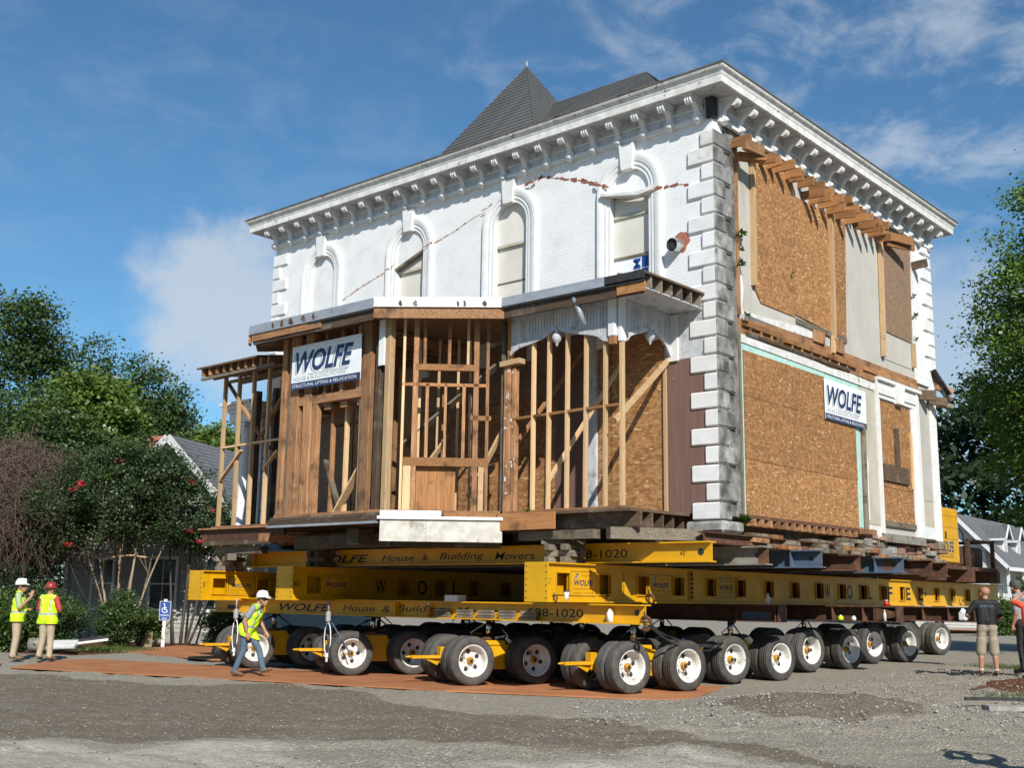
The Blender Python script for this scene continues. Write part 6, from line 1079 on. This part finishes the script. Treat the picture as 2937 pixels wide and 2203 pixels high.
x, y = dirp(560, 57); tree('chestnut_tree', 'yellow green tree behind the grey roof', (x, y), [E_(480, 57, 7.6, 1.3, 1.0), E_(560, 57, 7.8, 1.6, 1.3), E_(640, 57, 8.2, 1.7, 1.5), E_(720, 57, 8.0, 1.7, 1.4)], 220, 70, .3, .19, 'leaf_fresh', .25, group=g, aspect=2.0)
x, y = dirp(520, 75); tree('oak_tree', 'small far tree top above the grey roof', (x, y), [E_(520, 75, 10.6, 1.5, 2.2), E_(620, 75, 10.0, 2.0, 2.0)], 130, 60, .35, .25, 'leaf_far', .3, group=g)
# crape myrtles: pale many-stemmed trunks, dark crown, a few red flowers
tree('crape_myrtle', 'pale stemmed crape myrtle with red blossoms, stems tied with a strap', (-21.5, 1.1), [(-21.7, .7, 4.6, 1.8, 1.8, 1.5), (-22.6, -.4, 4.0, 1.2, 1.2, 1.2), (-21.2, 1.6, 4.3, 1.1, 1.1, 1.4), (-21.5, 1.0, 5.7, .9, .9, .7), (-20.6, 1.9, 5.3, .7, .7, .7)], 330, 70, .2, .1, 'leaf_myrtle', .06, 'bark', None, [((-.1, -.1), (-.9, -.6, 4.2), .05), ((.0, .0), (-.1, -.1, 4.6), .055), ((.1, .05), (.3, .4, 4.4), .055), ((.1, .1), (1.1, 1.0, 4.0), .045), ((-.1, .1), (-1.3, -.7, 3.4), .035), ((0, 0), (.0, .6, 4.2), .045)], 3, flowers=(9, .07))
tree('crape_myrtle', 'dark stemmed crape myrtle leaning towards the house being moved', (-20.9, 2.9), [(-21.0, 2.5, 4.2, 1.3, 1.3, 1.3), (-20.3, 3.3, 3.7, 1.0, 1.0, .9), (-19.9, 3.8, 3.3, .7, .7, .7), (-21.0, 2.4, 5.2, .7, .7, .6)], 190, 70, .18, .1, 'leaf_myrtle', .06, 'barkd', None, [((-.2, -.1), (-.5, -.4, 4.0), .05), ((0, 0), (.1, .2, 4.5), .06), ((.15, .05), (.7, .8, 4.2), .05), ((.2, .1), (1.2, 1.1, 3.8), .045)], 3, flowers=(5, .06))
k = MB(); k.tube([(-22.05, .72, 2.55), (-21.7, .95, 2.68), (-21.4, 1.3, 2.72), (-21.0, 1.65, 2.66)], .03, 6); tag(k.build('tie_strap', 'new_x'), 'yellow strap tied round the crape myrtle stems', 'strap')
# tangle of dead vines at the left edge
def tangle(label, c, r_, n, L):
    T = wthing('vine_tangle', label, 'vine', (c[0], c[1], 0)); k = MB()
    for i in range(n):
        d = rng.normal(0, 1, 3); d /= np.linalg.norm(d); p0 = V(*(np.array(c)+d*np.array(r_)*rng.random()**.4)); dv_ = V(rng.normal(0, .5), rng.normal(0, .5), -rng.random()*1.2+.2); pts = [p0]
        for j in range(5): pts.append(pts[-1]+dv_*L/5); dv_ = dv_+V(rng.normal(0, .35), rng.normal(0, .35), rng.normal(-.12, .25))
        k.tube(pts, .010, 3, .004)
    o = k.build('vine_stem', 'twig', T); o['kind'] = 'stuff'; return T
x, y = dirp(40, 39); tangle('brown leafless tangle of dead vines hanging below the tall oak', (x, y, 4.6), (2.5, 2.3, 1.9), 4200, 1.5)
x, y = dirp(70, 41); tree('vine_host_tree', 'dim green tree smothered behind the dead vines', (x, y), [E_(40, 41, 6.2, 2.4, 2.0), E_(140, 41, 5.6, 1.4, 1.8)], 150, 60, .28, .15, 'leaf_dark', .22, group=g)
def shrub(name, label, x, y, r_, h, m='leaf_dark', n=90, size=.085, per=60, grp=None):
    return tree(name, label, (x, y), [(x, y, h*.55+gz(x, y), r_, r_, h*.5)], n, per, r_*.16+.03, size, m, .03, 'barkd', grp, [((0, 0), (0, 0, h*.6), .03)], 4, 'shrub')
shrub('azalea_shrub', 'rounded shrub behind the man in the white hard hat', -20.6, -3.2, 1.0, 1.45, 'leaf_mid', 110); shrub('azalea_shrub', 'low dark shrub behind the man in the red hard hat', -20.3, -1.9, 1.05, 1.5, 'leaf_dark', 120); shrub('azalea_shrub', 'shrub at the left picture edge behind the workers', -21.6, -4.6, 1.2, 1.7, 'leaf_dark', 110)
shrub('camellia_shrub', 'tall shrub at the foot of the pale stemmed crape myrtle', -20.35, .45, .55, 1.5, 'leaf_dark', 90); shrub('boxwood_shrub', 'small clipped bush beside the parking sign post', -20.9, 1.75, .42, 1.0, 'leaf_dark', 60); shrub('boxwood_shrub', 'bush by the grey house wall left of the front wheels', -20.2, 4.0, .55, 1.15, 'leaf_dark', 80); shrub('azalea_shrub', 'dark bush against the corner of the grey house', -23.5, -.9, 1.1, 2.2, 'leaf_far', 90)
# big maple at the right edge and the woods behind the cottage
def mp(e, q=1.09): return (CAMP.x+(e[0]-CAMP.x)*q, CAMP.y+(e[1]-CAMP.y)*q, 1.6+(e[2]-1.6)*q, e[3]*q, e[4]*q, e[5]*q)
tree('maple_tree', 'large sunlit maple at the right edge', (4.5, 16.3), [mp(e) for e in ((4.0, 13.9, 8.4, 3.7, 3.7, 3.4), (2.6, 14.2, 6.0, 2.7, 2.7, 1.6), (2.2, 13.8, 9.4, 1.9, 1.9, 1.5), (3.0, 13.7, 11.9, 1.8, 1.8, 1.5), (1.5, 14.0, 7.5, 1.8, 1.8, .8), (2.1, 14.6, 4.4, 1.5, 1.5, .7), (5.5, 13, 10.5, 3, 3, 3), (1.5, 14.3, 5.6, 1.2, 1.2, .6))], 950, 110, .32, .135, 'leaf_maple', .3, aspect=1.3)
def woods(label, pts, zc, rr, n, per, size, m='leaf_far'):
    cl = []
    for (x, y) in pts: cl.append(ell_clumps((x, y, zc+rng.normal(0, .6), rr, rr, zc), n, .5))
    o = link('far_woods', leaves(np.concatenate(cl), per, .75, size), m); return tag(o, label, 'woods', kind='stuff')
woods('dark woods behind the cottage at the right', [dirp(px, d) for px, d in ((2560, 96), (2680, 100), (2800, 96), (2920, 98), (3060, 95), (3200, 96), (3350, 98))], 9.5, 6.5, 70, 30, .75)
woods('dark woods behind the grey house at the left', [dirp(px, d) for px, d in ((-260, 60), (-120, 57), (0, 58), (120, 60), (240, 70), (380, 72), (520, 80), (660, 82), (820, 85))], 4.6, 4.6, 60, 30, .5)
woods('unseen line of trees added behind the camera to dim the skylight', [(26+34*cos(a), -40+34*sin(a)) for a in np.radians(np.arange(-150, 60, 11))], 8.0, 6.0, 44, 24, 1.1)  # out of view, added to block skylight reaching the shaded front steel
woods('unseen trees added right of the yard to dim the skylight', [(33, -6), (34, 3), (33, 12), (31, 21), (29, 30)], 8.0, 6.0, 44, 24, 1.1)  # added beyond the frame edge to darken the shaded girder sides
woods('distant tree line seen under the raised house', [dirp(px, 120) for px in range(900, 2600, 130)], 4.5, 6.5, 40, 26, .9)
# ------------------------------------------------------------------ neighbouring houses
def siding(x0, x1, z0, z1, yf, step=.14, gable=None):
    """lapped boards on the plane y = yf facing -y; gable = (cx, slope, peak) trims them to a triangle"""
    k = MB(); z = z0
    while z < z1-.01:
        a, b = x0, x1
        if gable: cx, hw, ze_, zp = gable; f = max(0., min(1., (zp-(z+step))/(zp-ze_))); a, b = (max(x0, cx-hw*f), min(x1, cx+hw*f)) if z > ze_-step else (x0, x1)
        if b-a > .05: k.add([(a, yf-.03, z), (b, yf-.03, z), (b, yf-.006, z+step), (a, yf-.006, z+step), (a, yf, z), (b, yf, z)], [(0, 1, 2, 3), (4, 5, 1, 0)])
        z += step
    return k
def local(T): return T
def gwin(T, x0, x1, z0, z1, yf, trim='white'):
    w = B('window', x0, x1, yf-.05, yf-.035, z0, z1, 'glass', T)
    for (a, b, c_, d_) in ((x0-.1, x0, z0-.1, z1+.12), (x1, x1+.1, z0-.1, z1+.12), (x0, x1, z1, z1+.12), (x0, x1, z0-.1, z0), (x0, x1, (z0+z1)/2-.025, (z0+z1)/2+.025)): B('window_frame', a, b, yf-.075, yf-.036, c_, d_, trim, w)
    B('muntin', (x0+x1)/2-.015, (x0+x1)/2+.015, yf-.065, yf-.051, z0, z1, trim, w); return w
GH = thing('grey_house', 'grey clapboard house with gabled shingle roof behind the crape myrtles', 'house', None, (-23.35, 3.74, 0), math.atan2(.454, .89))
k = siding(-3.7, 3.7, .35, 6.6, 0, .14, (0, 3.7, 3.0, 6.7)); o = k.build('siding', 'siding', GH); o['kind'] = 'stuff'
k = MB(); k.prism([(-3.7, 0), (3.7, 0), (3.7, 3.0), (0, 6.7), (-3.7, 3.0)], (0, .005, 0), (1, 0, 0), (0, 0, 1), (0, 9.5, 0)); k.build('wall', 'siding', GH)
roof_mesh('roof', courses((-4.1, 10, 2.68), (-4.1, -.45, 2.68), (0, -.45, 6.85), (0, 10, 6.85), .2)+courses((4.1, -.45, 2.68), (4.1, 10, 2.68), (0, 10, 6.85), (0, -.45, 6.85), .2), 'shingle2', GH)
for s_ in (-1, 1): beam('rake_board', (s_*4.08, -.42, 2.62), (0, -.42, 6.76), .05, .24, 'siding2', GH, (0, 0, 1)); beam('soffit_board', (s_*4.05, -.22, 2.56), (0, -.22, 6.68), .4, .03, 'siding', GH)
gwin(GH, -.45, .45, 1.1, 2.7, -.03); gwin(GH, 1.6, 2.3, 1.1, 2.7, -.03); gwin(GH, -2.6, -1.9, 1.1, 2.7, -.03); B('foundation', -3.72, 3.72, -.04, 9.5, 0, .34, 'concrete', GH); B('corner_board', -3.76, -3.62, -.06, -.031, .3, 3.0, 'siding2', GH); B('corner_board', 3.62, 3.76, -.06, -.031, .3, 3.0, 'siding2', GH)
CH = MB(); CH.bev(-2.3, -1.6, 2.2, 2.9, 3.5, 7.2, .02); CH.bev(-2.36, -1.54, 2.14, 2.96, 7.0, 7.12, .02); CH.build('chimney', 'redbrick', GH)
tag(B('garden_step', -25.6, -22.6, -.5, .3, 0, .16, 'concrete'), 'concrete step at the foot of the grey house', 'step')
ca = radians(38); xc = _rt*cos(ca)-_f*sin(ca); CT = thing('cottage', 'pale cottage with dark shingle roof and two gabled dormers', 'house', None, (*dirp(2738, 70), 0), math.atan2(xc.y, xc.x))
hw, pk, ev = 2.5, 6.6, 4.0; sl = 1.06
k = siding(-hw, hw-.9, .3, pk-.1, 0, .16, (0, hw, ev, pk)); o = k.build('siding', 'siding2', CT); o['kind'] = 'stuff'
k = MB(); k.prism([(-hw, 0), (hw-.9, 0), (hw-.9, pk-sl*(hw-.9)), (0, pk), (-hw, ev)], (0, .005, 0), (1, 0, 0), (0, 0, 1), (0, 12, 0)); k.build('wall', 'siding2', CT)
roof_mesh('roof', courses((-hw-.3, 12.4, pk-sl*(hw+.3)+.12), (-hw-.3, -.4, pk-sl*(hw+.3)+.12), (0, -.4, pk+.12), (0, 12.4, pk+.12), .25)+courses((hw+.4, -.4, pk-sl*(hw+.4)+.12), (hw+.4, 12.4, pk-sl*(hw+.4)+.12), (0, 12.4, pk+.12), (0, -.4, pk+.12), .25), 'shingle2', CT)
for s_ in (-1, 1): beam('rake_board', (s_*(hw+.35), -.4, pk-sl*(hw+.35)+.03), (0, -.4, pk+.03), .06, .2, 'white', CT)
beam('eave_board', (hw+.42, -.4, pk-sl*(hw+.4)+.03), (hw+.42, 12.4, pk-sl*(hw+.4)+.03), .06, .2, 'white', CT)
for y_ in (.1, 3.2, 6.4): B('porch_post', hw+.1, hw+.24, y_, y_+.14, 0, pk-sl*(hw+.3), 'white', CT)
B('porch_rail', hw+.13, hw+.2, .25, 6.4, .85, .95, 'white', CT); k = MB(); [k.box(hw+.14, hw+.19, y_, y_+.04, .2, .85) for y_ in np.arange(.4, 6.3, .16)]; o = k.build('balusters', 'white', CT); o['kind'] = 'stuff'; B('porch_floor', hw-.9, hw+.3, 0, 12, 0, .2, 'concrete', CT)
k = MB(); k.prism([(hw+.25, 1.4), (hw-.9, 1.4), (hw-.9, pk-sl*(hw-.9)-.1), (hw+.25, pk-sl*(hw+.25)-.1)], (0, .06, 1.6), (1, 0, 0), (0, 0, .0001), (0, .04, 0))
gw = B('house_window', hw-.899, hw-.88, 2.0, 2.9, 1.2, 2.7, 'glass', CT)
for (a, b, c_, d_) in ((1.88, 2.0, 1.1, 2.8), (2.9, 3.02, 1.1, 2.8), (2.0, 2.9, 2.7, 2.8), (2.0, 2.9, 1.1, 1.2), (2.0, 2.9, 1.92, 1.98)): B('window_frame', hw-.899, hw-.86, a, b, c_, d_, 'white', gw)
for y_ in (2.6, 5.4):
    xf = 1.95; D_ = MB(); D_.prism([(-.5, 0), (.5, 0), (.5, 1.0), (0, 1.55), (-.5, 1.0)], (xf, y_, 4.5), (0, 1, 0), (0, 0, 1), (-1.6, 0, 0)); D_ = D_.build('dormer', 'siding2', CT)
    roof_mesh('dormer_roof', courses((xf+.28, y_-.72, 5.36), (xf+.28, y_, 6.16), (.2, y_, 6.16), (.2, y_-.72, 5.36), .3)+courses((xf+.28, y_, 6.16), (xf+.28, y_+.72, 5.36), (.2, y_+.72, 5.36), (.2, y_, 6.16), .3), 'shingle2', D_)
    for s_ in (-1, 1): beam('rake_board', (xf+.29, y_+s_*.73, 5.28), (xf+.29, y_, 6.1), .05, .14, 'white', D_)
    beam('dormer_fascia', (xf+.28, y_-.72, 5.29), (.6, y_-.72, 5.29), .04, .12, 'white', D_)
    B('dormer_window', xf+.001, xf+.02, y_-.25, y_+.25, 4.62, 5.42, 'glass', D_)
    for (a, b, c_, d_) in ((-.37, -.25, 4.5, 5.54), (.25, .37, 4.5, 5.54), (-.25, .25, 5.42, 5.54), (-.25, .25, 4.5, 4.62), (-.25, .25, 5.0, 5.05), (-.02, .02, 4.62, 5.42)): B('window_frame', xf+.001, xf+.05, y_+a, y_+b, c_, d_, 'white', D_)
k = MB(); k.prism([(7.6, 0), (10.6, 0), (10.6, 3.3), (9.1, 5.2), (7.6, 3.3)], (hw-.5, 0, 0), (0, 1, 0), (0, 0, 1), (1.6, 0, 0)); k.build('front_gable', 'siding2', CT)
roof_mesh('gable_roof', courses((hw+1.4, 7.2, 2.95), (hw+1.4, 9.1, 5.35), (.6, 9.1, 5.35), (.6, 7.2, 2.95), .3), 'shingle2', CT)
for s_ in (-1, 1): beam('rake_board', (hw+1.42, 9.1+s_*1.9, 2.88), (hw+1.42, 9.1, 5.28), .06, .16, 'white', CT)
for i, px in enumerate((2862, 2890, 2925, 2960)): x, y = dirp(px, 60+i*1.2); shrub('cottage_shrub', ['leftmost', 'second', 'third', 'rightmost'][i]+' hedge bush in front of the cottage porch', x, y, .9, 1.5, 'leaf_mid', 60, .14, 40)
x, y = dirp(2912, 63); tree('cypress_shrub', 'pointed little evergreen by the cottage porch', (x, y), [(x, y, 1.5, .4, .4, 1.5), (x, y, 2.4, .2, .2, .9)], 60, 50, .1, .1, 'leaf_dark', .04, limbs=2, cat='shrub')
# ------------------------------------------------------------------ parking sign, rubble, kerb
PS = wthing('parking_sign', 'blue handicapped parking sign on a weathered white post', 'sign', (-20.31, 1.92, 0)); fd = (CAMP-V(-20.31, 1.92, 1.6)); fd.z = 0; fd.normalize(); sx_ = V(0, 0, 1).cross(fd); c0 = V(-20.31, 1.92, 0)
k = MB(); k.beam(c0, c0+V(0, 0, 1.42), .13, .1, sx_); k.build('post', 'whitechip', PS); k = MB(); k.prism([(-.16, .8), (.16, .8), (.16, 1.36), (-.16, 1.36)], c0+fd*.07, sx_, (0, 0, 1), fd*.006); pn = k.build('sign_panel', 'blueprint', PS); f0 = c0+fd*.078
k = MB()
def arcp(cx, cz, r_, a0, a1, w, n=12): return [(cx+(r_+w)*cos(a), cz+(r_+w)*sin(a)) for a in np.linspace(a0, a1, n)]+[(cx+(r_-w)*cos(a), cz+(r_-w)*sin(a)) for a in np.linspace(a1, a0, n)]
for a0 in np.linspace(radians(110), radians(350), 9)[:-1]: k.prism(arcp(-.01, 1.1, .075, a0, a0+radians(31), .011, 3), f0, sx_, (0, 0, 1), fd*.003)
for pl_ in ([(-.03, 1.24), (-.005, 1.24), (.005, 1.12), (-.025, 1.12)], [(-.02, 1.155), (.045, 1.155), (.045, 1.175), (-.02, 1.175)], [(-.02, 1.1), (.05, 1.1), (.05, 1.12), (-.02, 1.12)], [(.035, 1.115), (.055, 1.115), (.085, 1.04), (.065, 1.035)], [(-.03+.022*cos(a), 1.275+.022*sin(a)) for a in np.linspace(0, 5.6, 8)]): k.prism(pl_, f0, sx_, (0, 0, 1), fd*.003)
k.build('wheelchair_symbol', 'vinyl', pn); text('PARKING', .055, 'vinyl', pn, f0+V(0, 0, .92), sx_, (0, 0, 1), w=.24, centre=True); text('ONLY', .055, 'vinyl', pn, f0+V(0, 0, .83), sx_, (0, 0, 1), w=.15, centre=True)
for (a, b, c_, d_) in ((-.16, .16, .8, .81), (-.16, .16, 1.35, 1.36), (-.16, -.15, .81, 1.35), (.15, .16, .81, 1.35)): k = MB(); k.prism([(a, c_), (b, c_), (b, d_), (a, d_)], f0, sx_, (0, 0, 1), fd*.002); k.build('sign_border', 'vinyl', pn)
tag(B('stump', -20.75, -20.5, 1.45, 1.68, 0, .42, 'bark'), 'pale sawn stump left of the parking sign', 'stump')
T = wthing('metal_grille', 'bright bent metal grille lying on the red soil', 'scrap metal', (-18.4, -2.4, 0)); k = MB(); k.prism([(0, 0), (.95, .1), (.8, .75), (.15, .6)], (-18.8, -2.7, .1), (.75, .66, 0), (-.5, .57, .35), (0, 0, .015)); p_ = k.build('sheet', 'tin', T)
for i in range(6): beam('slat', V(-18.78, -2.7, .13)+V(-.5, .57, .35)*(.1+i*.09)+V(.75, .66, 0)*.15, V(-18.78, -2.7, .13)+V(-.5, .57, .35)*(.14+i*.09)+V(.75, .66, 0)*.85, .025, .02, 'cardboard', p_)
T = wthing('light_fixture', 'long black and white light fixture lying on the ground', 'scrap metal', (-18.6, -1.4, 0)); k = MB(); k.beam((-19.5, -2.15, .2), (-18.4, -.95, .42), .16, .07); k.build('housing', 'black', T); k = MB(); k.beam((-19.45, -2.2, .13), (-18.35, -1.0, .35), .06, .06); k.build('tube', 'cardboard', T)
T = wthing('scrap_drum', 'crumpled grey drum beside the metal grille', 'scrap metal', (-19.0, -2.05, 0)); k = MB(); k.cyl((-19.5, -2.6, .2), (-19.2, -2.3, .22), .19, .17, 14); k.build('drum', 'greysteel', T)
kb = MB(); kb.beam((4.2, .55, .07), (8.6, 4.3, .05), .3, .07); tag(kb.build('kerb', 'concrete'), kind='structure')
tag(beam('edging_rail', (3.75, .95, .15), (8.2, 4.7, .15), .05, .05, 'black'), 'black edging rail lying on the kerb at the right edge', 'rail')
def blades(n, cx, cy, rx_, ry_, h, label):
    P_ = np.array([cx, cy])+rng.normal(0, .45, (n, 2))*np.array([rx_, ry_]); z = H(P_[:, 0], P_[:, 1]); a = rng.uniform(0, 6.28, n); hh = h*rng.uniform(.5, 1.2, n); w = .008; dx, dy = np.cos(a)*w, np.sin(a)*w; lx, ly = rng.normal(0, .35, n)*hh, rng.normal(0, .35, n)*hh
    vs = np.stack([np.stack([P_[:, 0]-dx, P_[:, 1]-dy, z], -1), np.stack([P_[:, 0]+dx, P_[:, 1]+dy, z], -1), np.stack([P_[:, 0]+lx, P_[:, 1]+ly, z+hh], -1)], 1).reshape(-1, 3)
    tag(link('grass', mesh_np('grass', vs, np.full(n, 3), np.arange(n*3)), 'grass'), label, 'grass', kind='stuff')
blades(9000, 5.9, 2.9, 2.2, .7, .07, 'strip of grass behind the black rail'); blades(2600, -19.5, -.3, 1.4, 1.0, .12, 'weeds on the red soil below the crape myrtle'); blades(900, 1.9, 9.5, 1.2, .5, .12, 'weeds behind the bystanders')
